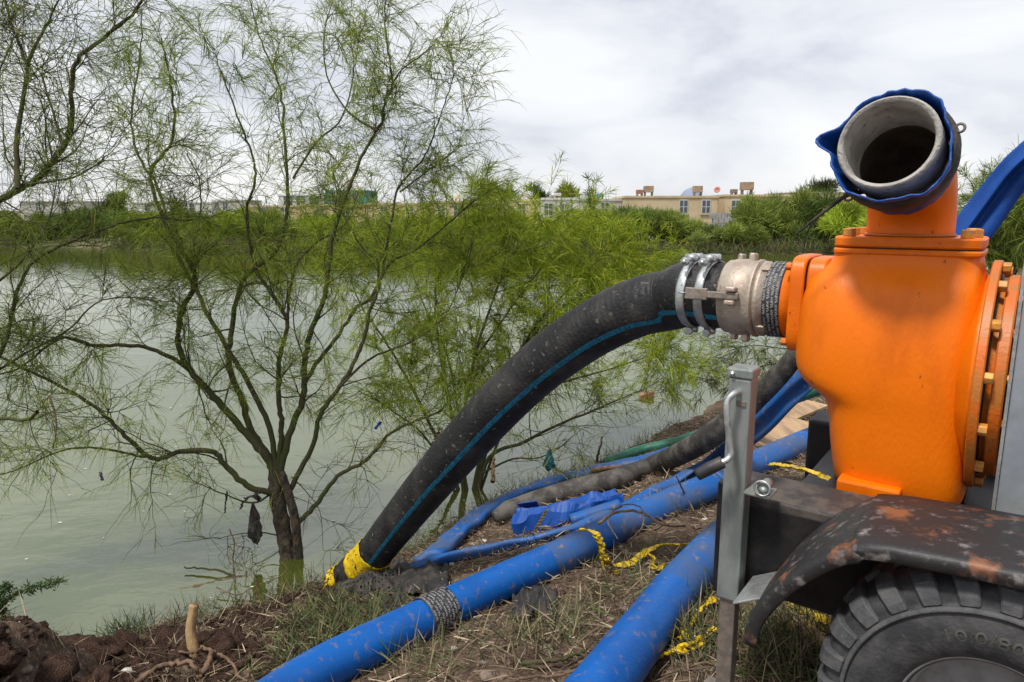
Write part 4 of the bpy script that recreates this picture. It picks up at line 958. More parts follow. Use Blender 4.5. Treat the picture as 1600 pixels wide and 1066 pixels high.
def layflat(name, label, pts, w, h, mat, n=10, fold=.35, r=.03, roll=None, group=None):
    path = cr([Pt(q, r) for q in pts], n); ph = random.random() * 6
    def pr(i, t_, s):
        K = 22; out = []; a0 = roll(t_) if roll else 0
        for j in range(K):
            th = 2 * math.pi * j / K; x = w / 2 * math.cos(th) * (1 + .12 * noise.noise((s * 3, ph, 1))); y = h / 2 * math.copysign(abs(math.sin(th)) ** .6, math.sin(th))
            y += fold * h * math.cos(x / w * 9 + ph + s * 2.0) + .3 * h * noise.noise((s * 5, x * 20, ph)); out.append((x * math.cos(a0) - y * math.sin(a0), x * math.sin(a0) + y * math.cos(a0)))
        return out
    V, F, U = sweep(path, pr); o = mesh(name, V, F, mat, uvs=U); return tag(o, label, 'hose', group)
layflat('flat_hose', 'narrow blue lay-flat hose folded lengthwise, rising behind the jack', [(622, 894), (660, 884), (700, 872), (770, 858), (850, 842), (920, 818), (985, 788), (1050, 755), (1120, 716, 4.55), (1180, 672, 4.1), (1240, 612, 3.75), (1290, 560, 3.6)], .12, .045, M['blue_dusty'], r=.03, roll=lambda t_: .25 + 1.0 * t_)
layflat('flat_hose', 'wide blue lay-flat hose along the waterline behind the dusty black hose', [(668, 872), (700, 846), (740, 812), (790, 782), (850, 758), (920, 738), (990, 722), (1060, 706), (1120, 690)], .20, .075, M['blue_dusty'], r=.045, fold=.15, roll=lambda t_: .4)
layflat('flat_hose', 'thin grey-blue flat hose on the ground left of the wide blue one', [(655, 872), (690, 846), (725, 816), (750, 800)], .07, .02, M['rubber_dusty'], r=.012)
# crumpled lay-flat piece with a yellow printed strip
cp = cr([Pt(q, .05) for q in [(812, 822), (850, 812), (890, 802), (930, 792), (972, 780)]], 10)
t = thing('crumpled_hose', 'crumpled blue lay-flat hose with a yellow printed strip', 'hose', cp[20])
def crump(i, t_, s):
    o_ = 1 - .45 * t_; wv_ = .02 * noise.noise((s * 11, 0, 3))
    return [(.13 * o_, -.05), (.145 * o_, .01), (.12 * o_ + wv_, .085 * o_), (.06, .115 * o_ + wv_), (.03 + wv_, .05 * o_), (.02, -.02), (-.02, -.03), (-.04 + wv_, .025 * o_), (-.085, .060 * o_ + wv_), (-.12 * o_, .03), (-.13 * o_ + wv_, -.05)]
V, F, U = sweep(cp, crump, closed=False); V = [q + Vector([.034 * noise.noise((q.x * 8, q.y * 8, q.z * 10 + 7 * k)) + .012 * noise.noise((q.x * 22, q.y * 22, q.z * 22 + 5 * k)) for k in range(3)]) for q in V]; o = mesh('folded_sheet', V, F, M['blue_cloth'], t, uvs=U, smooth=False); m_ = o.modifiers.new('thick', 'SOLIDIFY'); m_.thickness = .006
cq = cr([Pt(q, .075) for q in [(892, 812), (930, 800), (968, 788)]], 6)
V, F, U = sweep(cq, lambda i, t_, s: circ(.04, 14, 1.0, .75)); mesh('rolled_edge', V, F, M['blue_dusty'], t, uvs=U)
V, F, U = sweep(cp[:9], lambda i, t_, s: [(-.15 - .05 * math.sin(math.pi * j / 6) * (1 - .3 * t_), -.06 + .15 * j / 6 * (1 - .1 * t_)) for j in range(7)], closed=False)
o = mesh('mouth_flap', V, F, M['blue_cloth'], t, uvs=U); m_ = o.modifiers.new('thick', 'SOLIDIFY'); m_.thickness = .006
s0 = W(836, 829, (cp[6] - Vector((0, 0, H))).length * .93); s1 = W(855, 796, (cp[6] - Vector((0, 0, H))).length * .93)
def strip_fn(a, b_, z): return s0.lerp(s1, a) + Vector((.9, .3, .2)).normalized() * b_ + Vector((-.2, -.9, .35)).normalized() * z
box('yellow_strip', strip_fn, (0, -.013, 0), (1, .013, .003), M['yellow_plain'], t, 0)
for k in range(6): box('strip_mark', strip_fn, (.10 + k * .15, -.010, .0032), (.10 + k * .15 + .05, .008 if k % 2 else .011, .0045), M['tape_black'], t, 0)
# blue lay-flat hose rising at the right edge
pl = cr([W(1478, 420, 3.0), W(1510, 372, 2.92), W(1542, 328, 2.86), W(1570, 290, 2.8), W(1596, 262, 2.74), W(1640, 228, 2.66), W(1690, 195, 2.6)], 10)
def pr(i, t_, s):
    w = .080 * (1 - .12 * math.exp(-((t_ - .6) / .2) ** 2)); return [(w * x, .022 * y * (1 + .3 * noise.noise((s * 4, x * 3, 0)))) for x, y in [(-1, 0), (-.95, .5), (-.55, .5), (-.26, 2.4), (-.16, 2.2), (-.10, -.2), (.12, -.1), (.42, 1.2), (.80, .9), (.97, .5), (1, 0), (.7, -.7), (.2, -.9), (-.3, -.8), (-.75, -.7)]]
V, F, U = sweep(pl, pr, up=Vector((-.5, -.85, .1)).normalized()); o = subsurf(mesh('flat_hose', V, F, M['blue_cloth'], uvs=U), 1)
tag(o, 'stiff folded blue lay-flat hose rising behind the pump at right', 'hose')

# ---------------------------------------------------------------- torn blue sleeve on the discharge pipe
t = thing('torn_sleeve', 'torn blue fabric sleeve strapped round the pump discharge mouth', 'sleeve', RIM)
ax_e, s_e, u_e = axes(dirE)
V = []; F = []; K = 96; rows = 14
for i in range(rows):
    f = i / (rows - 1)
    for j in range(K):
        th = 2 * math.pi * j / K
        left = max(0, math.cos(th - R(172))) ** 22 if False else 0
        d = s_e * math.cos(th) + u_e * math.sin(th)
        lx = d.dot(AU); dz = d.z
        tear = .012 * noise.noise((math.cos(th) * 4, math.sin(th) * 4, 8)) + .006 * noise.noise((math.cos(th) * 16, math.sin(th) * 16, 2))
        flare = f ** 2 * (.010 + .018 * max(0, noise.noise((math.cos(th) * 2.2, math.sin(th) * 2.2, 4)))) + f ** 1.5 * .052 * math.exp(-((math.atan2(dz, lx) - .10) / .17) ** 2) \
            + f * f * .016 * max(0, -dz) + f * .022 * math.exp(-((math.atan2(dz, -lx) + .6) / .5) ** 2) + f * .012 * math.exp(-((math.atan2(dz, -lx) - 1.0) / .5) ** 2)
        fold = .005 * noise.noise((math.cos(th) * 7, math.sin(th) * 7, f * 1.5))
        sag = .012 * max(0, -dz) * (1 - f)
        axl = -.20 + f * (.215 + tear)
        V.append(RIM + ax_e * axl + d * (.128 + flare + fold + sag))
for i in range(rows - 1):
    for j in range(K): F.append((i * K + j, i * K + (j + 1) % K, (i + 1) * K + (j + 1) % K, (i + 1) * K + j))
o = mesh('fabric', V, F, M['blue_cloth'], t); m_ = o.modifiers.new('thick', 'SOLIDIFY'); m_.thickness = .005; m_.offset = 1
so_ = lathe('strap', [(-.135, .137), (-.135, .148), (-.09, .154), (-.045, .150), (-.045, .139)], RIM, dirE, M['rag_black'], t, n=48)
cs = RIM - dirE * .08 + AU * .11 - AZ * .108
tube('strap_tail', cr([cs + AZ * .01 - AU * .05, cs, cs + AU * .05 - AZ * .038, cs + AU * .095 - AZ * .082 + dirE * .01, cs + AU * .135 - AZ * .115], 6), lambda t_, s: .0075 - .005 * t_, M['rag_black'], t, k=7)
tube('strap_tail', cr([cs + AU * .09 - AZ * .075, cs + AU * .108 - AZ * .12, cs + AU * .112 - AZ * .17], 6), .002, M['rag_black'], t, k=5)
lathe('buckle', [(-.004, .012), (0, .016), (.004, .012), (0, .009)], cs + AU * .0 - AZ * .004, AV, M['steel_dark'], t, n=16)
lathe('buckle', [(-.004, .010), (0, .014), (.004, .010), (0, .007)], RIM - dirE * .05 - AU * .150 + AZ * .05, AV, M['steel_dark'], t, n=16)

# ---------------------------------------------------------------- yellow caution tape and small things
ribbon('caution_tape', 'yellow caution tape draped over the fat blue pipe and trailing right', [G(905, 828, .22), G(928, 832, .225), G(940, 850, .17), G(945, 872, .10), G(955, 884, .03), G(985, 880, .02), G(1010, 862, .03), G(1035, 852, .05), G(1065, 852, .09), G(1085, 850, .12)], .055, M['yellow_plain'], wob=.004, twist=.9)
ribbon('caution_tape', 'second yellow tape strand hanging from the fat blue pipe to the soil', [G(932, 840, .20), G(938, 866, .10), G(944, 888, .03), G(960, 894, .015), G(972, 892, .02)], .02, M['yellow_plain'], wob=.004)
ribbon('caution_tape', 'knotted yellow tape scrap on the dry grass between the blue pipes', [G(1012, 866, .03), G(1022, 874, .04), G(1018, 884, .02), G(1030, 890, .03), G(1036, 882, .02)], .03, M['yellow_plain'], wob=.01)
ribbon('caution_tape', 'yellow tape on the grass between the short blue pipe and the jack', [G(1025, 1026, .02), G(1050, 1020, .03), G(1080, 1008, .03), G(1105, 992, .03), G(1120, 985, .03)], .05, M['yellow'], wob=.008)
ribbon('caution_tape', 'upper yellow tape strand beside the jack leg', [G(1062, 1000, .03), G(1080, 975, .04), G(1100, 950, .05), G(1118, 935, .04)], .04, M['yellow'], wob=.01)
ribbon('caution_tape', 'tangle of yellow tape in the grass under the fender', [G(1232, 945, .03), G(1250, 955, .04), G(1275, 968, .03), G(1300, 975, .05), G(1285, 985, .03), G(1255, 972, .04)], .06, M['yellow'], wob=.012)
zt = ZD + .014
ribbon('caution_tape', 'yellow tape scrap on the deck left of the pump foot', [T(.64, .215, zt + .01), T(.58, .22, zt + .015), T(.50, .225, zt + .008), T(.46, .215, zt + .004)], .04, M['yellow_plain'], wob=.004, twist=.5)
ribbon('caution_tape', 'yellow tape scrap on the deck right of the pump foot', [T(.24, .17, zt), T(.20, .15, zt + .008), T(.15, .14, zt + .006), T(.11, .145, zt + .004)], .035, M['yellow'], wob=.002, twist=.4)
ribbon('caution_tape', 'yellow tape tucked at the foot of the grey cover panel', [T(.045, .16, zt + .004), T(.0, .15, zt + .02), T(-.05, .14, zt + .015), T(-.12, .13, zt + .015)], .03, M['yellow_plain'], wob=.003, twist=.4)
# perforated black cloth under the hose end
def crumple(name, label, cx, cy, wpx, hpx, mat, amp, lift, cat='cloth', nu=44, nv=22, seed=1):
    V = []; F = []; U = []
    for j in range(nv):
        for i in range(nu):
            a = i / (nu - 1); b_ = j / (nv - 1)
            p = G(cx + (a - .5) * wpx, cy + (b_ - .5) * hpx + 10 * noise.noise((a * 3, b_ * 3, seed)), .01)
            p = p + AZ * (lift * math.sin(math.pi * min(max(a, 0), 1)) * math.sin(math.pi * b_) + amp * (noise.noise((a * 5, b_ * 3, seed)) + .7 * noise.noise((a * 12, b_ * 7, seed + 3)) + .22 * noise.noise((a * 27, b_ * 15, seed + 5)) + .25))
            V.append(p); U.append((a * wpx / 200, b_ * hpx / 200 * 1.5))
    for j in range(nv - 1):
        for i in range(nu - 1): F.append((j * nu + i, j * nu + i + 1, (j + 1) * nu + i + 1, (j + 1) * nu + i))
    o = mesh(name, V, F, mat, uvs=U); m_ = o.modifiers.new('thick', 'SOLIDIFY'); m_.thickness = .003; return tag(o, label, cat)
crumple('perforated_cloth', 'black perforated cloth bunched under the tip of the arched hose', 575, 915, 110, 42, M['perforated'], .03, .09, seed=3)
crumple('black_rag', 'muddy black rag heap between the hose tip and the fat blue pipe', 650, 908, 100, 50, M['rag_black'], .035, .05, seed=9)
crumple('perforated_cloth', 'flap of black perforated cloth hanging down beside the fat blue pipe', 612, 945, 50, 46, M['perforated'], .02, .03, seed=14)
crumple('black_rag', 'torn black plastic in the soil below the fat blue pipe', 835, 945, 70, 46, M['rag_black'], .035, .03, seed=21)
# stake, roots, logs, planks
def stick(name, label, pts, r, mat, cat='stick', k=8, taper=.6, n=6, wob=.004, group=None):
    path = cr(pts, n)
    if wob:
        for q in path[1:-1]: q += Vector(rng.normal(size=3) * min(wob, r * .25))
    V, F, U = sweep(path, lambda i, t_, s: circ(r * (1 - (1 - taper) * t_) * (1 + .012 * rng.normal()), k)); o = mesh(name, V, F, mat, uvs=U); return tag(o, label, cat, group)
gb = G(303, 1035, 0)
dS = (gb - Vector((0, 0, H))).length / math.sqrt(1 + ((303 - 800) / FPX) ** 2 + ((533 - 1035) / FPX) ** 2)
stick('cut_stake', 'pale debarked stump stake standing in the brown soil', [W(305, 1050, dS), W(302, 1015, dS), W(298, 985, dS), W(301, 962, dS), W(303, 945, dS)], .027, M['cutwood'], 'stump', 12, .72, wob=0)
stick('root', 'reddish crooked root arching over the soil in front of the stake', [G(205, 1075, .01), G(235, 1050, .05), G(262, 1038, .09), G(292, 1036, .10), G(310, 1050, .06), G(318, 1070, .0)], .012, M['root'], 'root')
stick('root', 'short thick root leaning right of the stake', [G(312, 1062, .0), G(322, 1040, .05), G(330, 1022, .08), G(338, 1018, .08)], .015, M['root'], 'root')
stick('root', 'thin pale root curving right from the stake', [G(312, 1010, .06), G(340, 1022, .07), G(362, 1035, .05), G(375, 1062, .0)], .009, M['root'], 'root')
stick('root', 'thin root lying left of the stake', [G(240, 1012, .02), G(270, 1016, .05), G(300, 1020, .08), G(316, 1012, .10)], .008, M['root'], 'root')
stick('driftwood', 'dark waterlogged branch floating by the shore left of the tree trunk', [W(278, 926, 4.25), W(310, 917, 4.3), W(345, 909, 4.36), W(386, 899, 4.42)], .018, M['deadwood'], 'driftwood')
stick('driftwood', 'mossy thin twig sticking out of the water near the shore', [W(372, 905, 4.4), W(345, 892, 4.42), W(318, 889, 4.44), W(288, 886, 4.46)], .008, M['bark'], 'driftwood')
stick('reed', 'thin upright dry stem in the shallows beside the driftwood', [W(368, 915, 4.35), W(364, 880, 4.36), W(366, 850, 4.36), W(358, 826, 4.36)], .006, M['deadwood'], 'stem')
stick('reed', 'pale bent reed crossing the trunk reflection', [W(338, 918, 4.2), W(370, 930, 4.15), W(400, 915, 4.2), W(430, 905, 4.22), W(448, 890, 4.25), W(440, 878, 4.28)], .004, M['litter'] if False else M['root'], 'stem')
stick('reed', 'pale upright reed tuft stalk left of the trunk reflection', [W(398, 950, 4.05), W(402, 920, 4.1), W(396, 890, 4.1)], .004, M['root'], 'stem')
stick('stake', 'thin dark stick standing upright at the water edge', [G(931, 727, -.05), W(936, 705, 5.95), W(941, 682, 5.93)], .014, M['deadwood'], 'stick')
stick('stake', 'short pale post standing in the shallows under the arched hose', [W(770, 752, 5.4), W(770, 735, 5.4), W(772, 716, 5.4)], .02, M['cutwood'], 'post')
stick('log', 'pale cut log lying in the grass behind the tyre', [G(1240, 978, .03), G(1270, 995, .035), G(1310, 1015, .035), G(1350, 1030, .03)], .032, M['cutwood'], 'log', 12, .95)
stick('green_stalk', 'fat green stalk lying left of the short blue pipe', [G(815, 1037, .02), G(850, 1034, .025), G(885, 1028, .02), G(915, 1018, .02)], .010, M['bark'], 'stalk')
stick('dry_branch', 'thin dry branch lying near the bottom edge', [G(812, 1060, .01), G(845, 1057, .02), G(880, 1054, .02), G(900, 1046, .02)], .006, M['root'], 'branch')
stick('dry_branch', 'twisted dry branch lying across the dusty part of the blue pipe', [G(935, 818, .235), G(965, 800, .25), G(1000, 800, .24), G(1035, 820, .20), G(1070, 822, .10)], .008, M['deadwood'], 'branch')
stick('dry_branch', 'thin looping vine over the blue pipe', [G(985, 845, .15), G(1005, 820, .25), G(1000, 792, .25), G(970, 790, .24), G(950, 812, .25), G(965, 842, .2)], .004, M['deadwood'], 'branch')
stick('dry_branch', 'dry forked branch between the blue pipe and the jack', [G(1085, 800, .02), G(1072, 775, .10), G(1062, 755, .2), G(1056, 742, .26)], .006, M['root'], 'branch')
stick('driftwood', 'flat brown driftwood piece on the wide blue hose', [G(925, 735, .10), G(950, 732, .11), G(972, 728, .10)], .024, M['root'], 'driftwood')
for (a, b_), lab, dz in [(((1178, 700), (1262, 668)), 'front tan wooden plank lying behind the jack', .02), (((1190, 672), (1268, 640)), 'back tan wooden plank lying behind the jack', .05)]:
    p0 = G(*a, .02); p1 = G(*b_, .02); dirp = (p1 - p0).normalized(); sdp = dirp.cross(AZ).normalized()
    o = box('plank', lambda u, v, z: p0 + (p1 - p0) * u + sdp * v + AZ * z, (0, -.16, dz), (1, .16, dz + .03), M['plank'], None, .004); tag(o, lab, 'plank')
c = G(1195, 672, .06); o = box('rubber_block', lambda u, v, z: c + AU * u + AV * v + AZ * z, (-.09, -.07, -.02), (.08, .07, .10), M['black_plastic'], None, .012); tag(o, 'black block resting on the planks behind the jack', 'block')
# things caught in the branches or floating
def bag(name, label, px, pyt, pyb, wpx, d, mat, seed=0, cat='bag'):
    top = W(px, pyt, d); hgt = (W(px, pyt, d) - W(px, pyb, d)).length; r = wpx / FPX * d / 2
    V = []; F = []; K = 18; rows = 14
    for i in range(rows):
        f = i / (rows - 1); rr = r * (.12 + .88 * math.sin(math.pi * min(f * .62 + .02, 1)) ** 1.2) * (1 if f < .9 else .55)
        for j in range(K):
            th = 2 * math.pi * j / K; q = rr * (1 + .55 * noise.noise((math.cos(th) * 2.6, math.sin(th) * 2.6, f * 3 + seed)) + .35 * noise.noise((math.cos(th) * 6, math.sin(th) * 6, f * 6 + seed)))
            V.append(top + Vector((q * math.cos(th), q * math.sin(th) * .7, -hgt * f * (1 + .1 * noise.noise((th, f, seed))))))
    for i in range(rows - 1):
        for j in range(K): F.append((i * K + j, i * K + (j + 1) % K, (i + 1) * K + (j + 1) % K, (i + 1) * K + j))
    F.append(tuple(range(K))); F.append(tuple((rows - 1) * K + j for j in range(K)))
    return tag(mesh(name, V, F, mat, smooth=False), label, cat)
bag('plastic_bag', 'teal plastic bag hanging from a twig over the water', 858, 703, 736, 17, 5.3, M['teal_bag'], 2)
bag('plastic_bag', 'limp black plastic bag hanging from the low left limb', 395, 785, 852, 19, 4.55, M['rag_black'], 5)
ribbon('plastic_strip', 'small black plastic strip hanging left of the black bag', [W(355, 768, 4.5), W(353, 785, 4.5), W(352, 802, 4.5)], .02, M['rag_black'], 'plastic', wob=.002)
ribbon('plastic_strip', 'black plastic shreds knotted on the low left limb', [W(375, 796, 4.52), W(383, 781, 4.5), W(397, 776, 4.5), W(404, 783, 4.5), W(400, 770, 4.5)], .05, M['rag_black'], 'plastic', wob=.008)
ribbon('plastic_strip', 'scrap of blue plastic caught on the right limb', [W(587, 670, 4.7), W(591, 665, 4.7), W(595, 660, 4.7)], .045, M['blue_cloth'], 'plastic', wob=.004)
ribbon('plastic_strip', 'scrap of dark purple plastic in the lower left branches', [W(157, 738, 4.2), W(158, 744, 4.2), W(161, 751, 4.2)], .03, M['bag_purple'], 'plastic', wob=.003)
ribbon('plastic_strip', 'brown withered scrap by the upper edge of the arched hose', [W(688, 668, 4.9), W(684, 682, 4.9), W(676, 698, 4.9)], .06, M['root'], 'plastic', wob=.01)
stick('seed_pod', 'long dark seed pod dangling in front of the pale water at left', [W(76, 618, 3.4), W(84, 640, 3.4), W(88, 668, 3.4), W(83, 700, 3.4)], .006, M['deadwood'], 'pod')
stick('hanging_vine', 'curled dry vine dangling beside the seed pod', [W(75, 620, 3.42), W(71, 648, 3.42), W(78, 662, 3.42), W(72, 660, 3.42), W(78, 648, 3.42)], .003, M['deadwood'], 'vine')
fb = W(1010, 621, 2.25 / (ST - (533 - 621) / FPX * CT))
o = box('floating_brick', lambda u, v, z: Vector((fb.x, fb.y, 0)) + Vector((u, v + u * .3, z + u * .2)), (-.09, -.05, -.02), (.09, .05, .06), M['brick_red'], None, .008); tag(o, 'reddish block floating in the pond right of the hose arch', 'debris')

# ---------------------------------------------------------------- ground stuff: clods, stones, litter, grass
def scatter_px(n, x0, x1, y0, y1):
    out = []
    for _ in range(n):
        p = G(random.uniform(x0, x1), random.uniform(y0, y1), 0)
        out.append(p)
    return out
def land_points(n, xr, yr, smin=.02):
    P_ = np.stack([rng.uniform(*xr, n), rng.uniform(*yr, n)], 1); s = shore_s(P_[:, 0], P_[:, 1]); return P_[s > smin], s[s > smin]
ico = bmesh.new(); bmesh.ops.create_icosphere(ico, subdivisions=2, radius=1); IV = np.array([v.co[:] for v in ico.verts]); IF = [tuple(v.index for v in f.verts) for f in ico.faces]; ico.free()
ico = bmesh.new(); bmesh.ops.create_icosphere(ico, subdivisions=4, radius=1); IV4 = np.array([v.co[:] for v in ico.verts]); IF4 = [tuple(v.index for v in f.verts) for f in ico.faces]; ico.free()
def lumps(name, label, pts, sizes, mat, flat_=.7):
    acc = Acc()
    for (x, y), s in zip(pts, sizes):
        sd_ = rng.uniform(0, 100); n_ = lambda v, k: noise.noise((v[0] * k + sd_, v[1] * k, v[2] * k))
        dsp = np.array([1 + .42 * n_(v, 1.3) + .22 * n_(v, 3.1) + .20 * abs(n_(v, 6.5)) - .14 * abs(n_(v, 12)) + .13 * n_(v, 22) for v in IV4])
        v = IV4 * dsp[:, None] * s * np.array([rng.uniform(.8, 1.4), rng.uniform(.8, 1.2), flat_]) + np.array([x, y, ground_h(x, y) + s * flat_ * .15]); acc.add(v, IF4)
    return tag(acc.build(name, mat), label, kind='stuff')
def rocks(name, label, pts, sizes, mat, flat_=.7, rough=.45):
    acc = Acc()
    for (x, y), s in zip(pts, sizes):
        sd_ = rng.uniform(0, 100); dsp = np.array([1 + rough * noise.noise((v[0] * 1.3 + sd_, v[1] * 1.3, v[2] * 1.3)) + .25 * noise.noise((v[0] * 3.1 + sd_, v[1] * 3.1, v[2] * 3.1)) for v in IV])
        v = IV * dsp[:, None] * s * np.array([rng.uniform(.8, 1.3), rng.uniform(.8, 1.2), flat_]); a = rng.uniform(0, 6.28); c_, s_ = math.cos(a), math.sin(a)
        v = np.stack([v[:, 0] * c_ - v[:, 1] * s_, v[:, 0] * s_ + v[:, 1] * c_, v[:, 2]], 1) + np.array([x, y, ground_h(x, y) + s * flat_ * .25])
        acc.add(v, IF)
    return tag(acc.build(name, mat, smooth=False), label, kind='stuff')
p1, s1_ = land_points(6500, (-3.4, -.75), (1.2, 4.1), .05); rocks('soil_clods', 'dark red-brown soil clods on the left of the bank', p1, np.minimum(rng.gamma(1.6, .0075, len(p1)) + .004, .035), M['clod'], rough=.8)
p1, s1_ = land_points(46, (-3.0, -1.2), (1.7, 3.3), .12); lumps('large_clods', 'large crumbly soil lumps at the lower left', p1, rng.uniform(.04, .12, len(p1)), M['clod'], .75)
p1, s1_ = land_points(1300, (-.9, 2.6), (1.4, 6.0), .05); rocks('pebbles', 'small stones and crumbs on the bank', p1, np.minimum(rng.gamma(1.8, .004, len(p1)) + .003, .022), M['stone'])
p1, s1_ = land_points(90, (-2.6, 2.2), (1.6, 5.6), .1); rocks('pale_bits', 'pale litter crumbs and shell bits on the soil', p1, rng.uniform(.006, .02, len(p1)), M['white_bit'], .35)
for px, py, r_, lab, mt in [(198, 1052, .028, 'pale green plastic scrap on the dark soil', 'white_bit'), (42, 1048, .024, 'pale stone in the lower left corner soil', 'stone'), (80, 1062, .10, 'large rounded soil lump at the bottom left edge', 'clod'), (762, 1058, .032, 'flat grey stone at the bottom edge left of the short blue pipe', 'stone'), (855, 1018, .030, 'brown stone beside the green stalk', 'stone')]:
    p = G(px, py, 0); sd_ = random.random() * 50
    v = [p + Vector((q[0], q[1], q[2] * .6)) * r_ * (1 + .4 * noise.noise((q[0] + sd_, q[1], q[2]))) + AZ * r_ * .2 for q in IV]
    tag(mesh('stone' if mt != 'white_bit' else 'plastic_scrap', v, IF, M[mt]), lab, 'stone' if mt != 'white_bit' else 'litter')
def blades(name, label, pts, hgt, wid, col, lay, mat=M['litter'], kind='stuff'):
    N = len(pts); acc = Acc()
    p = np.array([(x, y, ground_h(x, y) + .004) for x, y in pts])
    d = rng.normal(size=(N, 3)); d[:, 2] = np.abs(d[:, 2]) * (1 - lay) * 2.2 + .05; d /= np.linalg.norm(d, axis=1, keepdims=True)
    p[:, 2] += lay * rng.uniform(0, .03, N)
    c = np.array(col)[rng.integers(0, len(col), N)] * rng.uniform(.6, 1.3, (N, 1))
    return tag(strand_mesh(name, mat, None, p, d, rng.uniform(*hgt, N), rng.uniform(*wid, N), np.full(N, .5 * (1 - lay)), np.clip(c, .01, 1)), label, kind=kind)
STRAW = [(.28, .22, .14), (.20, .145, .09), (.115, .08, .052), (.38, .31, .21), (.065, .047, .033), (.09, .06, .045)]
GREEN = [(.07, .095, .03), (.09, .115, .038), (.055, .075, .028), (.15, .14, .065), (.11, .09, .05)]
p1, s1_ = land_points(70000, (-1.7, 4.2), (1.2, 7.5), .05)
w_ = np.array([.5 + .9 * noise.noise((x * 1.3, y * 1.3, 4)) for x, y in p1]) + .25 * (p1[:, 0] > -.6); p1 = p1[rng.random(len(p1)) < np.clip(w_, .05, 1)]
blades('straw_litter', 'dry straw and chopped plant litter covering the bank', p1, (.015, .10), (.0015, .006), STRAW, .90)
p1, s1_ = land_points(2500, (-3.4, -1.2), (1.2, 4.0), .05); blades('root_litter', 'fine dry rootlets on the dark soil', p1, (.05, .18), (.0015, .004), STRAW, .8)
def tufts(name, label, centres, per, spread, hgt, cols_, wid=(.0025, .005), lay=.25):
    pts = []
    for x, y in centres:
        q = rng.normal(size=(per, 2)) * spread + np.array([x, y]); pts.append(q)
    return blades(name, label, np.concatenate(pts), hgt, wid, cols_, lay)
cen = [G(*q, 0) for q in [(520, 960), (545, 975), (500, 985), (575, 960), (480, 1010), (450, 1040), (600, 965), (530, 1000), (495, 950), (465, 985), (560, 990)]]
tufts('grass', 'matted green grass at the foot of the arched hose', [(c.x, c.y) for c in cen], 200, .075, (.04, .15), GREEN, lay=.55)
cen = [G(*q, 0) for q in [(1190, 985), (1215, 1000), (1240, 1015), (1265, 1035), (1200, 1030), (1230, 1050), (1180, 1045), (1280, 1000), (1250, 985), (1095, 940), (1085, 990), (1100, 1010)]]
tufts('grass', 'green and straw grass under the fender and around the jack', [(c.x, c.y) for c in cen], 190, .08, (.06, .2), GREEN + STRAW[:2], lay=.35)
cen = [G(*q, 0) for q in [(840, 985), (870, 1000), (905, 985), (935, 965), (960, 945), (985, 925), (1010, 905), (880, 1020), (830, 1010), (1040, 880), (760, 1010), (650, 1040), (620, 1055), (700, 1035), (1060, 800), (950, 900)]]
tufts('grass', 'sparse green grass between the two fat blue pipes', [(c.x, c.y) for c in cen], 42, .09, (.06, .22), GREEN + STRAW[:1], lay=.45)
sh = []
for t_ in np.linspace(0, 1, 60):
    i = t_ * 4.6 + 4; k = int(i); q = SHORE[k] + (SHORE[k + 1] - SHORE[k]) * (i - k) + np.array([.05, -.06]) + rng.normal(size=2) * .06; sh.append(q)
tufts('shore_weeds', 'thin weeds and reeds along the waterline', sh, 34, .07, (.06, .24), GREEN + STRAW[:2], (.002, .004), .2)
cen = [G(*q, 0) for q in [(215, 962), (205, 985), (228, 975), (180, 1005), (240, 955), (195, 995)]]
tufts('shore_weeds', 'feathery green weeds at the water edge left of the stake', [(c.x, c.y) for c in cen], 110, .05, (.05, .2), [(.07, .10, .035), (.05, .08, .03)], (.002, .004), .15)
tp_l = []
p1, s1_ = land_points(700, (-2.6, 2.4), (1.3, 6.2), .0)
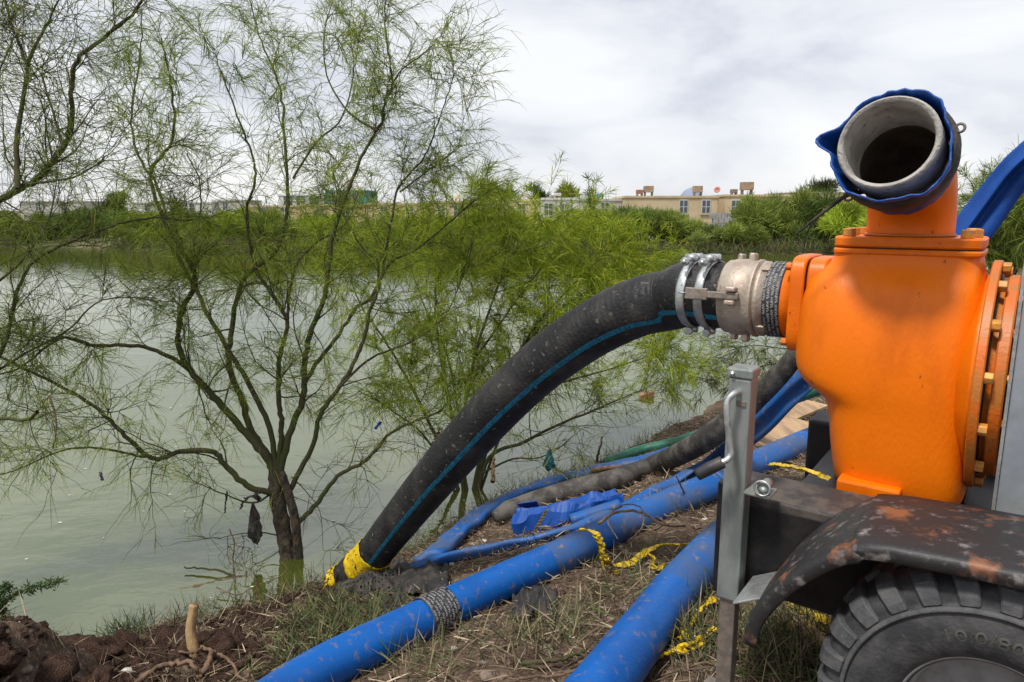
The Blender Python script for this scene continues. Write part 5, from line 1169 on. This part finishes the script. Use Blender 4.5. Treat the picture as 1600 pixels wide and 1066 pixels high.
for x, y in p1:
    a = rng.uniform(0, 6.28); w_ = wiggle((x, y, 0), (math.cos(a), math.sin(a), 0), rng.uniform(.08, .42), 5, .25, 0)
    tp_l.append([(q[0], q[1], ground_h(q[0], q[1]) + .006 + .035 * math.sin(k_ * .62) * rng.uniform(.2, 1.2)) for k_, q in enumerate(w_)])
r_l = rng.uniform(.0016, .0042, len(tp_l)); v_, q_ = tubes_np(np.array(tp_l), r_l, r_l * .4, 4)
tag(fast_mesh('dead_twigs', v_, q_, np.zeros((0, 3), int), M['deadwood']), 'dead twigs and rootlets strewn over the bank', kind='stuff')
# floating specks
acc = Acc()
for _ in range(70):
    px, py = random.uniform(0, 1000), random.uniform(560, 940); d = 2.25 / (ST - (533 - py) / FPX * CT); q = W(px, py, d)
    if shore_s(np.array([q.x]), np.array([q.y]))[0] < -.1:
        s = random.uniform(.003, .009); a = random.random() * 3
        acc.add([(q.x + s * 1.8 * math.cos(a + k), q.y + s * math.sin(a + k), .003) for k in (0, 1.3, 2.6, 3.9, 5.2)], [(0, 1, 2, 3, 4)])
tag(acc.build('floating_specks', M['foam']), 'pale specks and bits floating on the pond', kind='stuff')
# leafy sprig at the left edge
def sprig(label, stems, d):
    t = thing('leafy_sprig', label, 'plant', W(stems[0][0][0], stems[0][0][1], d)); wood = Acc(); lf = Acc()
    for st in stems:
        path = cr([W(x, y, d) for x, y in st], 6); limb(wood, path, .006, .002, 5)
        for q in path[2:]:
            n_ = 22; p = np.array([tuple(q)] * n_) + rng.normal(size=(n_, 3)) * .008; dv = rng.normal(size=(n_, 3)); dv /= np.linalg.norm(dv, axis=1, keepdims=True)
            strands(lf, p, dv, rng.uniform(.012, .032, n_), rng.uniform(.003, .007, n_), np.full(n_, .2), np.clip(np.array([(.075, .12, .045)]) * rng.uniform(.6, 1.4, (n_, 1)), .01, 1))
    wood.build('stem', M['bark'], t); lf.build('leaves', M['leaf'], t)
sprig('small leafy sprig reaching in over the water at the lower left edge', [[(-30, 968), (0, 944), (30, 925), (60, 916), (96, 908)], [(-20, 960), (-2, 935), (8, 918), (12, 915)], [(0, 944), (5, 955), (8, 968)]], 3.0)
